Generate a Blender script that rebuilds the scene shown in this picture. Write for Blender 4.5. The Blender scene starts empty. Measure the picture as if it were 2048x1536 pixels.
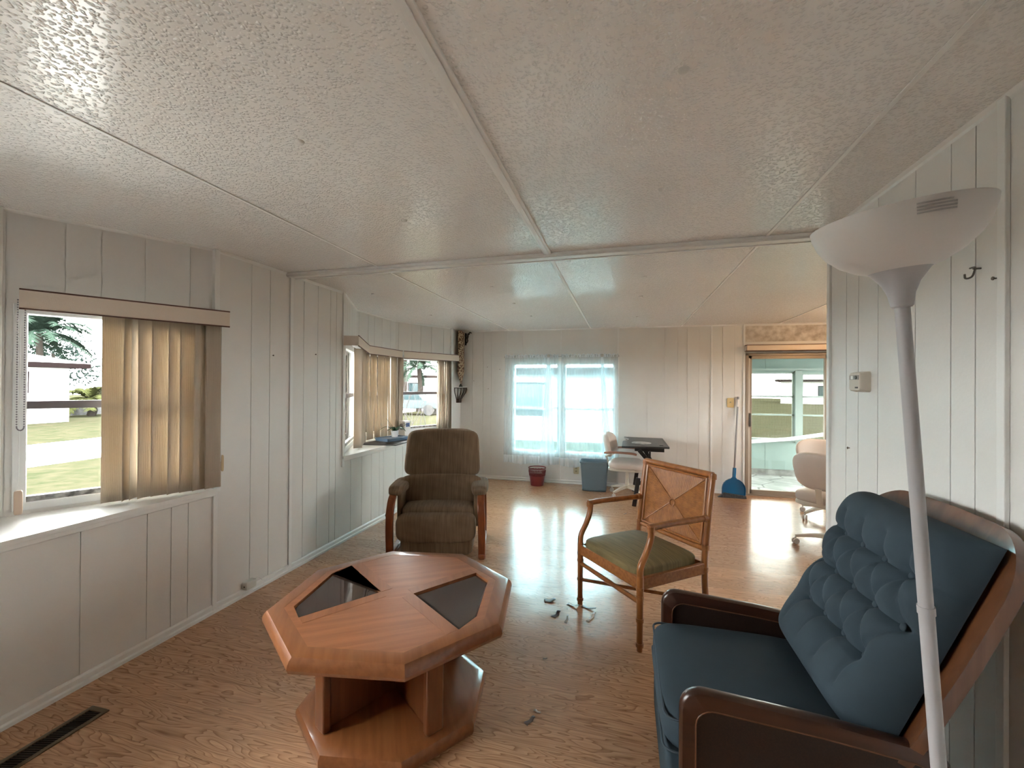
import bpy, bmesh, math, random
from mathutils import Vector, Matrix, Euler
random.seed(7)
scene = bpy.context.scene
COL = scene.collection
PI = math.pi

# ------------------------------------------------------------------ camera
cam_d = bpy.data.cameras.new('camera')
cam_d.sensor_width = 36.0
cam_d.lens = 36.0 * 869.5 / 2048
cam_d.clip_start = 0.05
cam_d.clip_end = 300
cam = bpy.data.objects.new('camera', cam_d)
COL.objects.link(cam)
yaw, pit, rol = 0.2524, 0.0036, 0.0068
fw = Vector((-math.sin(yaw) * math.cos(pit), math.cos(yaw) * math.cos(pit), math.sin(pit)))
rt = Vector((math.cos(yaw), math.sin(yaw), 0))
up = rt.cross(fw)
r2 = rt * math.cos(rol) + up * math.sin(rol)
u2 = r2.cross(fw)
cam.matrix_world = Matrix(((r2.x, u2.x, -fw.x, 0), (r2.y, u2.y, -fw.y, 0), (r2.z, u2.z, -fw.z, 1.45), (0, 0, 0, 1)))
scene.camera = cam

# ------------------------------------------------------------------ light
world = bpy.data.worlds.new('overcast_sky')
scene.world = world
world.use_nodes = True
bg = world.node_tree.nodes['Background']
bg.inputs[0].default_value = (1.0, 0.99, 0.97, 1)
bg.inputs[1].default_value = 9.0
scene.view_settings.view_transform = 'Standard'
scene.view_settings.look = 'None'
scene.view_settings.gamma = 1
scene.view_settings.use_curve_mapping = False
scene.view_settings.exposure = 1.87

# ------------------------------------------------------------------ material helpers
def new_mat(name):
    m = bpy.data.materials.new(name)
    m.use_nodes = True
    return m, m.node_tree, m.node_tree.nodes['Principled BSDF']

def mat(name, col, rough=0.5, metal=0.0, spec=0.5, noise=0.0, nscale=20.0, bump=0.0, bscale=60.0, stretch=(1, 1, 1), coat=0.0, col2=None):
    m, nt, b = new_mat(name)
    b.inputs['Base Color'].default_value = (*col, 1)
    b.inputs['Roughness'].default_value = rough
    b.inputs['Metallic'].default_value = metal
    b.inputs['Specular IOR Level'].default_value = spec
    b.inputs['Coat Weight'].default_value = coat
    b.inputs['Coat Roughness'].default_value = 0.08
    if noise or col2 or bump:
        tc = nt.nodes.new('ShaderNodeTexCoord')
        mp = nt.nodes.new('ShaderNodeMapping')
        mp.inputs['Scale'].default_value = stretch
        nt.links.new(tc.outputs['Object'], mp.inputs[0])
    if noise or col2:
        n = nt.nodes.new('ShaderNodeTexNoise')
        n.inputs['Scale'].default_value = nscale
        n.inputs['Detail'].default_value = 6
        nt.links.new(mp.outputs[0], n.inputs['Vector'])
        cr = nt.nodes.new('ShaderNodeValToRGB')
        c2 = col2 or tuple(max(0, c * (1 - noise)) for c in col)
        cr.color_ramp.elements[0].position = 0.35
        cr.color_ramp.elements[1].position = 0.65
        cr.color_ramp.elements[0].color = (*c2, 1)
        cr.color_ramp.elements[1].color = (*col, 1)
        nt.links.new(n.outputs['Fac'], cr.inputs[0])
        nt.links.new(cr.outputs[0], b.inputs['Base Color'])
    if bump:
        n2 = nt.nodes.new('ShaderNodeTexNoise')
        n2.inputs['Scale'].default_value = bscale
        n2.inputs['Detail'].default_value = 3
        nt.links.new(mp.outputs[0], n2.inputs['Vector'])
        bp = nt.nodes.new('ShaderNodeBump')
        bp.inputs['Strength'].default_value = bump
        bp.inputs['Distance'].default_value = 0.004
        nt.links.new(n2.outputs['Fac'], bp.inputs['Height'])
        nt.links.new(bp.outputs[0], b.inputs['Normal'])
    return m

def wood(name, dark, light, rough=0.3, scale=6.0, axis='x', coat=0.0, ring=1.0):
    """long-grained wood, grain along the given object axis"""
    m, nt, b = new_mat(name)
    tc = nt.nodes.new('ShaderNodeTexCoord')
    mp = nt.nodes.new('ShaderNodeMapping')
    s = [14.0, 14.0, 14.0]
    s['xyz'.index(axis)] = 1.0
    mp.inputs['Scale'].default_value = s
    nt.links.new(tc.outputs['Object'], mp.inputs[0])
    n = nt.nodes.new('ShaderNodeTexNoise')
    n.inputs['Scale'].default_value = scale * 0.35
    n.inputs['Detail'].default_value = 8
    n.inputs['Distortion'].default_value = 0.6 * ring
    nt.links.new(mp.outputs[0], n.inputs['Vector'])
    cr = nt.nodes.new('ShaderNodeValToRGB')
    cr.color_ramp.elements[0].position = 0.33
    cr.color_ramp.elements[1].position = 0.66
    cr.color_ramp.elements[0].color = (*dark, 1)
    cr.color_ramp.elements[1].color = (*light, 1)
    nt.links.new(n.outputs['Fac'], cr.inputs[0])
    nt.links.new(cr.outputs[0], b.inputs['Base Color'])
    b.inputs['Roughness'].default_value = rough
    b.inputs['Coat Weight'].default_value = coat
    b.inputs['Coat Roughness'].default_value = 0.1
    return m

# painted wall
M_WALL = mat('wall_paint', (0.79, 0.78, 0.75), rough=0.42, noise=0.05, nscale=2.5, bump=0.08, bscale=90)
M_TRIM = mat('trim_paint', (0.82, 0.82, 0.80), rough=0.35)
M_FRAME = mat('window_aluminium', (0.80, 0.82, 0.82), rough=0.35)
M_RAIL = mat('dark_sash_rail', (0.16, 0.15, 0.16), rough=0.4)
M_TRACK = mat('dirty_window_track', (0.50, 0.50, 0.49), rough=0.7, noise=0.75, nscale=30)

def ceiling_material():
    m, nt, b = new_mat('textured_ceiling')
    b.inputs['Base Color'].default_value = (0.79, 0.78, 0.75, 1)
    b.inputs['Roughness'].default_value = 0.24
    tc = nt.nodes.new('ShaderNodeTexCoord')
    mp = nt.nodes.new('ShaderNodeMapping')
    mp.inputs['Scale'].default_value = (1.0, 1.0, 1.0)
    nt.links.new(tc.outputs['Object'], mp.inputs[0])
    n = nt.nodes.new('ShaderNodeTexNoise')
    n.inputs['Scale'].default_value = 45
    n.inputs['Detail'].default_value = 1.0
    nt.links.new(mp.outputs[0], n.inputs['Vector'])
    wob = nt.nodes.new('ShaderNodeMixRGB'); wob.blend_type = 'ADD'; wob.inputs[0].default_value = 0.016
    nt.links.new(mp.outputs[0], wob.inputs[1]); nt.links.new(n.outputs['Color'], wob.inputs[2])
    vo = nt.nodes.new('ShaderNodeTexVoronoi')
    vo.inputs['Scale'].default_value = 88
    nt.links.new(wob.outputs[0], vo.inputs['Vector'])
    cr = nt.nodes.new('ShaderNodeValToRGB')
    cr.color_ramp.elements[0].position = 0.18
    cr.color_ramp.elements[0].color = (1, 1, 1, 1)
    cr.color_ramp.elements[1].position = 0.52
    cr.color_ramp.elements[1].color = (0, 0, 0, 1)
    nt.links.new(vo.outputs['Distance'], cr.inputs[0])
    bp = nt.nodes.new('ShaderNodeBump')
    bp.inputs['Strength'].default_value = 1.0
    bp.inputs['Distance'].default_value = 0.0022
    b.inputs['Specular IOR Level'].default_value = 0.65
    b.inputs['Coat Weight'].default_value = 0.35
    b.inputs['Coat Roughness'].default_value = 0.12
    nt.links.new(bp.outputs[0], b.inputs['Coat Normal'])
    nt.links.new(cr.outputs[0], bp.inputs['Height'])
    nt.links.new(bp.outputs[0], b.inputs['Normal'])
    # faint water stain by the dining side
    n3 = nt.nodes.new('ShaderNodeTexNoise')
    n3.inputs['Scale'].default_value = 0.9
    n3.inputs['Detail'].default_value = 3
    nt.links.new(mp.outputs[0], n3.inputs['Vector'])
    cr3 = nt.nodes.new('ShaderNodeValToRGB')
    cr3.color_ramp.elements[0].position = 0.35
    cr3.color_ramp.elements[0].color = (0.87, 0.855, 0.83, 1)
    cr3.color_ramp.elements[1].position = 0.6
    cr3.color_ramp.elements[1].color = (0.91, 0.90, 0.88, 1)
    nt.links.new(n3.outputs['Fac'], cr3.inputs[0])
    nt.links.new(cr3.outputs[0], b.inputs['Base Color'])
    return m
M_CEIL = ceiling_material()

def floor_material():
    m, nt, b = new_mat('wood_laminate_floor')
    N, Lk = nt.nodes, nt.links
    tc = N.new('ShaderNodeTexCoord')
    sep = N.new('ShaderNodeSeparateXYZ')
    Lk.new(tc.outputs['Object'], sep.inputs[0])
    # strip index across Y (strips 0.095 m), random offset along X
    def mth(op, a, bb=None, c=None):
        n = N.new('ShaderNodeMath'); n.operation = op
        for i, v in enumerate((a, bb, c)):
            if v is None: continue
            if isinstance(v, (int, float)): n.inputs[i].default_value = v
            else: Lk.new(v, n.inputs[i])
        return n.outputs[0]
    row = mth('FLOOR', mth('DIVIDE', sep.outputs['Y'], 0.19))
    wn = N.new('ShaderNodeTexWhiteNoise'); wn.noise_dimensions = '1D'
    Lk.new(row, wn.inputs['W'])
    xo = mth('ADD', sep.outputs['X'], mth('MULTIPLY', wn.outputs['Value'], 7.0))
    comb = N.new('ShaderNodeCombineXYZ')
    Lk.new(mth('MULTIPLY', xo, 1.0), comb.inputs[0])
    Lk.new(mth('MULTIPLY', sep.outputs['Y'], 5.0), comb.inputs[1])
    Lk.new(mth('MULTIPLY', row, 0.37), comb.inputs[2])
    n1 = N.new('ShaderNodeTexNoise')
    n1.inputs['Scale'].default_value = 2.2
    n1.inputs['Detail'].default_value = 2
    n1.inputs['Distortion'].default_value = 0.3
    Lk.new(comb.outputs[0], n1.inputs['Vector'])
    # contour lines of the noise give cathedral grain
    rings = mth('FRACT', mth('MULTIPLY', n1.outputs['Fac'], 17.0))
    cr = N.new('ShaderNodeValToRGB')
    e = cr.color_ramp.elements
    e[0].position = 0.0; e[0].color = (0.32, 0.162, 0.086, 1)
    e[1].position = 1.0; e[1].color = (0.55, 0.325, 0.188, 1)
    k = cr.color_ramp.elements.new(0.25); k.color = (0.52, 0.30, 0.172, 1)
    k = cr.color_ramp.elements.new(0.9); k.color = (0.60, 0.36, 0.215, 1)
    Lk.new(rings, cr.inputs[0])
    comb2 = N.new('ShaderNodeCombineXYZ')
    Lk.new(mth('MULTIPLY', xo, 3.0), comb2.inputs[0])
    Lk.new(mth('MULTIPLY', sep.outputs['Y'], 90.0), comb2.inputs[1])
    n2 = N.new('ShaderNodeTexNoise')
    n2.inputs['Scale'].default_value = 1.0
    n2.inputs['Detail'].default_value = 5
    Lk.new(comb2.outputs[0], n2.inputs['Vector'])
    mx = N.new('ShaderNodeMixRGB'); mx.blend_type = 'MULTIPLY'
    mx.inputs[0].default_value = 0.55
    cr2 = N.new('ShaderNodeValToRGB')
    cr2.color_ramp.elements[0].position = 0.3; cr2.color_ramp.elements[0].color = (0.6, 0.55, 0.5, 1)
    cr2.color_ramp.elements[1].position = 0.65; cr2.color_ramp.elements[1].color = (1.1, 1.08, 1.05, 1)
    Lk.new(n2.outputs['Fac'], cr2.inputs[0])
    Lk.new(cr.outputs[0], mx.inputs[1]); Lk.new(cr2.outputs[0], mx.inputs[2])
    # plank tone + seams
    tone = mth('MULTIPLY_ADD', wn.outputs['Value'], 0.16, 0.92)
    fy = mth('FRACT', mth('DIVIDE', sep.outputs['Y'], 0.19))
    seam = mth('GREATER_THAN', fy, 0.012)
    col = N.new('ShaderNodeMixRGB'); col.blend_type = 'MULTIPLY'; col.inputs[0].default_value = 1
    Lk.new(mx.outputs[0], col.inputs[1])
    tv = N.new('ShaderNodeCombineXYZ')
    t2 = mth('MULTIPLY', tone, mth('MULTIPLY_ADD', seam, 0.35, 0.65))
    for i in range(3): Lk.new(t2, tv.inputs[i])
    Lk.new(tv.outputs[0], col.inputs[2])
    Lk.new(col.outputs[0], b.inputs['Base Color'])
    b.inputs['Roughness'].default_value = 0.20
    b.inputs['Specular IOR Level'].default_value = 0.5
    # fine texture and gentle swelling of damp boards
    n3 = N.new('ShaderNodeTexNoise'); n3.inputs['Scale'].default_value = 3.0; n3.inputs['Detail'].default_value = 2
    Lk.new(tc.outputs['Object'], n3.inputs['Vector'])
    mp4 = N.new('ShaderNodeMapping'); mp4.inputs['Scale'].default_value = (40, 130, 40)
    Lk.new(tc.outputs['Object'], mp4.inputs[0])
    n4 = N.new('ShaderNodeTexNoise'); n4.inputs['Scale'].default_value = 1.0; n4.inputs['Detail'].default_value = 3
    Lk.new(mp4.outputs[0], n4.inputs['Vector'])
    b1 = N.new('ShaderNodeBump'); b1.inputs['Strength'].default_value = 0.6; b1.inputs['Distance'].default_value = 0.006
    b2 = N.new('ShaderNodeBump'); b2.inputs['Strength'].default_value = 0.22; b2.inputs['Distance'].default_value = 0.0008
    Lk.new(n3.outputs['Fac'], b1.inputs['Height']); Lk.new(n4.outputs['Fac'], b2.inputs['Height'])
    Lk.new(b1.outputs[0], b2.inputs['Normal']); Lk.new(b2.outputs[0], b.inputs['Normal'])
    return m
M_FLOOR = floor_material()

def glass_mat(name, tint=(1, 1, 1), rough=0.0, ior=1.45, reflect_tint=None):
    m = bpy.data.materials.new(name); m.use_nodes = True
    nt = m.node_tree
    for n in list(nt.nodes): nt.nodes.remove(n)
    out = nt.nodes.new('ShaderNodeOutputMaterial')
    tr = nt.nodes.new('ShaderNodeBsdfTransparent'); tr.inputs[0].default_value = (*tint, 1)
    gl = nt.nodes.new('ShaderNodeBsdfGlossy'); gl.inputs['Roughness'].default_value = rough
    fr = nt.nodes.new('ShaderNodeFresnel'); fr.inputs[0].default_value = ior
    mx = nt.nodes.new('ShaderNodeMixShader')
    nt.links.new(fr.outputs[0], mx.inputs[0]); nt.links.new(tr.outputs[0], mx.inputs[1]); nt.links.new(gl.outputs[0], mx.inputs[2])
    last = mx.outputs[0]
    if reflect_tint:
        df = nt.nodes.new('ShaderNodeBsdfDiffuse'); df.inputs[0].default_value = (*reflect_tint[1], 1)
        m2 = nt.nodes.new('ShaderNodeMixShader'); m2.inputs[0].default_value = reflect_tint[0]
        nt.links.new(last, m2.inputs[1]); nt.links.new(df.outputs[0], m2.inputs[2]); last = m2.outputs[0]
    nt.links.new(last, out.inputs[0])
    return m
M_GLASS = glass_mat('window_glass', (0.97, 0.99, 0.99))
M_GLASS_BLUE = glass_mat('blue_tinted_window_glass', (0.72, 0.93, 0.97))
M_GLASS_SMOKE = glass_mat('smoked_bevelled_glass', (0.60, 0.48, 0.43), rough=0.01, ior=1.7, reflect_tint=(0.22, (0.20, 0.135, 0.115)))  # diffuse tint paints in the reflected ceiling and the wood seen inside

def cloth_mat(name, col, transparency=0.0, translucency=0.4, rib=None, ribaxis='x', tint=(1, 1, 1)):
    m = bpy.data.materials.new(name); m.use_nodes = True
    nt = m.node_tree; N = nt.nodes; Lk = nt.links
    for n in list(N): N.remove(n)
    out = N.new('ShaderNodeOutputMaterial')
    di = N.new('ShaderNodeBsdfDiffuse'); tl = N.new('ShaderNodeBsdfTranslucent')
    di.inputs[0].default_value = (*col, 1); tl.inputs[0].default_value = (*[c * t for c, t in zip(col, tint)], 1)
    mx = N.new('ShaderNodeMixShader'); mx.inputs[0].default_value = translucency
    Lk.new(di.outputs[0], mx.inputs[1]); Lk.new(tl.outputs[0], mx.inputs[2])
    last = mx.outputs[0]
    if transparency:
        tr = N.new('ShaderNodeBsdfTransparent')
        m2 = N.new('ShaderNodeMixShader'); m2.inputs[0].default_value = transparency
        Lk.new(last, m2.inputs[1]); Lk.new(tr.outputs[0], m2.inputs[2]); last = m2.outputs[0]
    if rib:
        tc = N.new('ShaderNodeTexCoord'); wv = N.new('ShaderNodeTexWave')
        wv.bands_direction = ribaxis.upper(); wv.inputs['Scale'].default_value = rib
        Lk.new(tc.outputs['Object'], wv.inputs['Vector'])
        bp = N.new('ShaderNodeBump'); bp.inputs['Strength'].default_value = 0.6; bp.inputs['Distance'].default_value = 0.002
        Lk.new(wv.outputs['Fac'], bp.inputs['Height'])
        Lk.new(bp.outputs[0], di.inputs['Normal']); Lk.new(bp.outputs[0], tl.inputs['Normal'])
        cr = N.new('ShaderNodeValToRGB')
        cr.color_ramp.elements[0].color = (*[c * 0.86 for c in col], 1); cr.color_ramp.elements[1].color = (*col, 1)
        Lk.new(wv.outputs['Fac'], cr.inputs[0]); Lk.new(cr.outputs[0], di.inputs[0])
    Lk.new(last, out.inputs[0])
    return m
M_VANE = cloth_mat('ribbed_beige_vane', (0.68, 0.60, 0.50), translucency=0.22, rib=60, tint=(1.0, 0.9, 0.72))
M_SHEER = cloth_mat('sheer_white_curtain', (0.90, 0.96, 0.98), transparency=0.46, translucency=0.13)
M_SHEER2 = cloth_mat('gathered_sheer_fabric', (0.88, 0.93, 0.96), transparency=0.12, translucency=0.16)
M_VALANCE = mat('beige_valance', (0.76, 0.66, 0.56), rough=0.7, bump=0.15, bscale=200)
M_BROWNLINE = mat('brown_valance_edge', (0.12, 0.05, 0.03), rough=0.6)

# ------------------------------------------------------------------ mesh builder
class MB:
    def __init__(s): s.v = []; s.f = []
    def add(s, vs, fs):
        o = len(s.v); s.v += [tuple(v) for v in vs]; s.f += [tuple(i + o for i in f) for f in fs]; return s
    def box(s, c, d, rot=None):
        x, y, z = [k / 2 for k in d]
        vs = [Vector((a * x, b_ * y, e * z)) for a in (-1, 1) for b_ in (-1, 1) for e in (-1, 1)]
        if rot is not None: vs = [rot @ v for v in vs]
        vs = [v + Vector(c) for v in vs]
        return s.add(vs, [(0, 1, 3, 2), (4, 6, 7, 5), (0, 4, 5, 1), (2, 3, 7, 6), (0, 2, 6, 4), (1, 5, 7, 3)])
    def bb(s, x0, x1, y0, y1, z0, z1):
        return s.box(((x0 + x1) / 2, (y0 + y1) / 2, (z0 + z1) / 2), (x1 - x0, y1 - y0, z1 - z0))
    def prism(s, pts, z0, z1, fn=None):
        n = len(pts); f = fn or (lambda p, z: (p[0], p[1], z))
        vs = [f(p, z0) for p in pts] + [f(p, z1) for p in pts]
        fs = [tuple(range(n))[::-1], tuple(range(n, 2 * n))] + [(i, (i + 1) % n, n + (i + 1) % n, n + i) for i in range(n)]
        return s.add(vs, fs)
    def loft(s, rings, cap=True, closed=True):
        n = len(rings[0]); vs = [p for r in rings for p in r]; fs = []
        for k in range(len(rings) - 1):
            for i in range(n if closed else n - 1):
                j = (i + 1) % n
                fs.append((k * n + i, k * n + j, (k + 1) * n + j, (k + 1) * n + i))
        if cap:
            fs.append(tuple(range(n))[::-1]); fs.append(tuple(range((len(rings) - 1) * n, len(rings) * n)))
        return s.add(vs, fs)
    def lathe(s, prof, n=32, c=(0, 0, 0), cap=True):
        return s.loft([[(c[0] + r * math.cos(2 * PI * i / n), c[1] + r * math.sin(2 * PI * i / n), c[2] + z) for i in range(n)] for r, z in prof], cap)
    def frames(s, path, upv=Vector((0, 0, 1))):
        P = [Vector(p) for p in path]; out = []
        prev = None
        for i, p in enumerate(P):
            t = (P[min(i + 1, len(P) - 1)] - P[max(i - 1, 0)]).normalized()
            if prev is None:
                a = upv if abs(t.dot(upv)) < 0.95 else Vector((1, 0, 0))
                x = t.cross(a).normalized()
            else:
                x = (prev - t * prev.dot(t)).normalized()
            prev = x; out.append((p, t, x, t.cross(x).normalized()))
        return out
    def tube(s, path, r, n=12, cap=True):
        fr = s.frames(path); R = r if isinstance(r, (list, tuple)) else [r] * len(path)
        return s.loft([[p + (x * math.cos(2 * PI * i / n) + y * math.sin(2 * PI * i / n)) * R[k] for i in range(n)] for k, (p, t, x, y) in enumerate(fr)], cap)
    def strip(s, path, w, h, upv=Vector((0, 0, 1)), wv=None):
        """rectangular bar swept along a path; w along x (cross), h along y"""
        P = [Vector(p) for p in path]; rings = []
        for i, p in enumerate(P):
            t = (P[min(i + 1, len(P) - 1)] - P[max(i - 1, 0)]).normalized()
            x = (wv if wv else t.cross(upv)).normalized(); y = t.cross(x).normalized()
            ww = w[i] if isinstance(w, list) else w; hh = h[i] if isinstance(h, list) else h
            rings.append([p + x * a * ww / 2 + y * b_ * hh / 2 for a, b_ in ((-1, -1), (1, -1), (1, 1), (-1, 1))])
        return s.loft(rings)
    def rbox(s, c, d, e=5.0, n=10, rot=None, fn=None):
        """cushion: cube grid pushed onto a p-norm ball; fn deforms unit point -> offset position"""
        idx = {}; vs = []; fs = []
        def vid(i, j, k):
            key = (i, j, k)
            if key not in idx:
                p = Vector([2 * q / n - 1 for q in key])
                nm = (abs(p.x) ** e + abs(p.y) ** e + abs(p.z) ** e) ** (1 / e)
                p = p / nm
                q = Vector((p.x * d[0] / 2, p.y * d[1] / 2, p.z * d[2] / 2))
                if fn: q = Vector(fn(p, q))
                if rot is not None: q = rot @ q
                idx[key] = len(vs); vs.append(q + Vector(c))
            return idx[key]
        for a in range(n):
            for b_ in range(n):
                for k, flip in ((0, 0), (n, 1)):
                    for quad in ([(a, b_, k), (a, b_ + 1, k), (a + 1, b_ + 1, k), (a + 1, b_, k)],
                                 [(a, k, b_), (a + 1, k, b_), (a + 1, k, b_ + 1), (a, k, b_ + 1)],
                                 [(k, a, b_), (k, a, b_ + 1), (k, a + 1, b_ + 1), (k, a + 1, b_)]):
                        q = [vid(*t) for t in quad]
                        fs.append(tuple(q[::-1]) if flip else tuple(q))
        return s.add(vs, fs)
    def grid(s, nu, nv, fn):
        vs = [fn(i / nu, j / nv) for i in range(nu + 1) for j in range(nv + 1)]
        return s.add(vs, [(i * (nv + 1) + j, (i + 1) * (nv + 1) + j, (i + 1) * (nv + 1) + j + 1, i * (nv + 1) + j + 1) for i in range(nu) for j in range(nv)])
    def build(s, name, m, parent=None, bevel=0, seg=2, smooth=35, sub=0, solid=0, weld=False):
        me = bpy.data.meshes.new(name)
        me.from_pydata(s.v, [], s.f)
        bm = bmesh.new(); bm.from_mesh(me)
        if weld: bmesh.ops.remove_doubles(bm, verts=bm.verts, dist=1e-5)
        bmesh.ops.recalc_face_normals(bm, faces=bm.faces)
        bm.to_mesh(me); bm.free()
        me.materials.append(m)
        if smooth:
            me.polygons.foreach_set('use_smooth', [True] * len(me.polygons))
            try: me.set_sharp_from_angle(angle=math.radians(smooth))
            except Exception: pass
        o = bpy.data.objects.new(name, me); COL.objects.link(o)
        if parent is not None: o.parent = parent
        if solid:
            md = o.modifiers.new('thick', 'SOLIDIFY'); md.thickness = solid; md.offset = 0
        if bevel:
            md = o.modifiers.new('bevel', 'BEVEL'); md.width = bevel; md.segments = seg; md.limit_method = 'ANGLE'; md.angle_limit = math.radians(35)
        if sub:
            md = o.modifiers.new('sub', 'SUBSURF'); md.levels = sub; md.render_levels = sub
        return o

def tag(o, label=None, cat=None, group=None, kind=None):
    if label: o['label'] = label
    if cat: o['category'] = cat
    if group: o['group'] = group
    if kind: o['kind'] = kind
    return o
def thing(name, loc, rz, label, cat, group=None):
    o = bpy.data.objects.new(name, None); COL.objects.link(o)
    o.empty_display_size = 0.1
    o.location = loc; o.rotation_euler = (0, 0, rz)
    return tag(o, label, cat, group)
def structure(o): o['kind'] = 'structure'; return o
def copy_tree(o, parent=None):
    c = o.copy(); COL.objects.link(c)
    if parent is not None: c.parent = parent
    for ch in [x for x in bpy.data.objects if x.parent == o and x.name in COL.objects]:
        copy_tree(ch, c)
    return c
def arc(c, r, a0, a1, n, f=lambda a, b: (a, b)):
    return [f(c[0] + r * math.cos(math.radians(a0 + (a1 - a0) * i / n)), c[1] + r * math.sin(math.radians(a0 + (a1 - a0) * i / n))) for i in range(n + 1)]
def rrect(x0, x1, y0, y1, r, n=5):
    rs = r if isinstance(r, (list, tuple)) else [r] * 4   # order: +x+y, -x+y, -x-y, +x-y
    out = []
    for (cx, cy, a), q in zip(((x1, y1, 0), (x0, y1, 90), (x0, y0, 180), (x1, y0, 270)), rs):
        sx = -1 if cx == x1 else 1; sy = -1 if cy == y1 else 1
        out += arc((cx + sx * q, cy + sy * q), q, a, a + 90, n)
    return out
def smoothpath(pts, k=6):
    P = [Vector(p) for p in pts]; out = []
    for i in range(len(P) - 1):
        p0 = P[max(i - 1, 0)]; p1 = P[i]; p2 = P[i + 1]; p3 = P[min(i + 2, len(P) - 1)]
        for j in range(k):
            t = j / k
            out.append(0.5 * ((2 * p1) + (p2 - p0) * t + (2 * p0 - 5 * p1 + 4 * p2 - p3) * t * t + (3 * p1 - p0 - 3 * p2 + p3) * t ** 3))
    out.append(P[-1]); return out

# ------------------------------------------------------------------ the room
H = 2.30; XL = -2.51; YF = 6.465; XR = 1.074; YB = -2.4; XE = 4.2
SILL = 0.79
bay2 = [(XL, 3.49), (-2.955, 4.35), (-2.955, 5.22), (XL, 6.07)]
bay1 = [(XL, -0.35), (-2.955, 0.45), (-2.955, 1.40), (XL, 2.20)]

def wall(name, p0, p1, z0, z1, grooves=(), holes=(), th=0.09, flip=False, gw=0.005, gd=0.005, mtl=None):
    """wall from p0 to p1 (plan), room on the left of the direction unless flip; grooves at distances along; holes (s0,s1,z0,z1)"""
    p0 = Vector((*p0, 0)); p1 = Vector((*p1, 0)); t = (p1 - p0); Ln = t.length; t.normalize()
    n = Vector((-t.y, t.x, 0)) * (-1 if flip else 1)
    cuts = {0.0, Ln}
    gi = []
    for g in grooves:
        if gw < g < Ln - gw and not any(abs(g - h_[0]) < gw * 2 or abs(g - h_[1]) < gw * 2 for h_ in holes):
            cuts |= {g - gw / 2, g + gw / 2}; gi.append((g - gw / 2, g + gw / 2))
    for h_ in holes: cuts |= {max(0, h_[0]), min(Ln, h_[1])}
    cs = sorted(cuts); mb = MB()
    for a, b_ in zip(cs, cs[1:]):
        if b_ - a < 1e-6: continue
        mid = (a + b_) / 2
        d = -gd if any(x <= mid <= y for x, y in gi) else 0
        spans = [(z0, z1)]
        for h_ in holes:
            if h_[0] < mid < h_[1]:
                ns = []
                for q0, q1 in spans:
                    if h_[2] > q0: ns.append((q0, min(q1, h_[2])))
                    if h_[3] < q1: ns.append((max(q0, h_[3]), q1))
                spans = ns
        for q0, q1 in spans:
            vs = [p0 + t * s_ + n * o_ + Vector((0, 0, z)) for s_ in (a, b_) for o_ in (-th, d) for z in (q0, q1)]
            mb.add(vs, [(0, 1, 3, 2), (4, 6, 7, 5), (0, 4, 5, 1), (2, 3, 7, 6), (0, 2, 6, 4), (1, 5, 7, 3)])
    return structure(mb.build(name, mtl or M_WALL, smooth=0))

# floor
o = structure(MB().bb(XL - 0.1, XE + 0.1, YB - 0.1, YF + 0.02, -0.08, 0.0).build('floor', M_FLOOR, smooth=0))
# ceiling
structure(MB().bb(-3.15, XE + 0.1, YB - 0.1, YF + 0.1, H, H + 0.12).build('ceiling', M_CEIL, smooth=0))

# left wall
gl_low = [0.95, 1.22, 1.50, 1.80, 1.93, 2.03, 2.472, 2.635, 2.982, 3.148, 3.309, 3.391, 3.62, 3.80, 3.97, 4.12, 4.2, 4.45, 4.62, 4.85, 5.1, 5.3, 5.6, 5.9, 6.2] + [-2.1 + 0.28 * i for i in range(10)]
wall('wall_left', (XL, YF), (XL, YB), 0, SILL - 0.015, [YF - y for y in gl_low])
wall('wall_left_middle', (XL, 3.49), (XL, 2.20), SILL - 0.015, H, [3.49 - y for y in (2.472, 2.635, 2.982, 3.148, 3.309, 3.391)])
wall('wall_left_far', (XL, YF), (XL, 6.07), SILL - 0.015, H, [])
wall('wall_left_near', (XL, -0.35), (XL, YB), SILL - 0.015, H, [0.3, 0.7, 1.1, 1.5])
Z0, Z1 = 0.845, 1.805          # window opening
def bay(n, pts, prefix):
    for i in range(3):
        a, b_ = pts[i], pts[i + 1]
        L_ = (Vector(b_) - Vector(a)).length
        wall('wall_%s_bay_%d' % (prefix, i + 1), a, b_, SILL, H, [0.045, L_ * 0.27, L_ * 0.42, L_ * 0.62, L_ * 0.85], [(0.09, L_ - 0.09, Z0 - 0.03, Z1 + 0.03)], th=0.06, flip=True)
    poly = [(p[0] + (0.0 if k in (0, 3) else 0), p[1]) for k, p in enumerate(pts)]
    sill = [(XL + 0.028, pts[0][1] - 0.02), (XL - 0.002, pts[0][1] - 0.02)] + [(p[0] - 0.07 * (1 if 0 < k < 3 else 0), p[1]) for k, p in enumerate(pts)] + [(XL - 0.002, pts[3][1] + 0.0), (XL + 0.028, pts[3][1] + 0.02)]
    return structure(MB().prism(sill, SILL - 0.022, SILL).build('window_sill_%d' % n, M_TRIM, bevel=0.004, smooth=0))
bay(1, bay1, 'near'); bay(2, bay2, 'far')
# under-sill moulding
structure(MB().bb(XL, XL + 0.016, bay1[0][1], bay1[3][1], SILL - 0.05, SILL - 0.022).build('trim_sill_near', M_TRIM, bevel=0.005))
structure(MB().bb(XL, XL + 0.016, bay2[0][1], bay2[3][1], SILL - 0.05, SILL - 0.022).build('trim_sill_far', M_TRIM, bevel=0.005))

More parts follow.
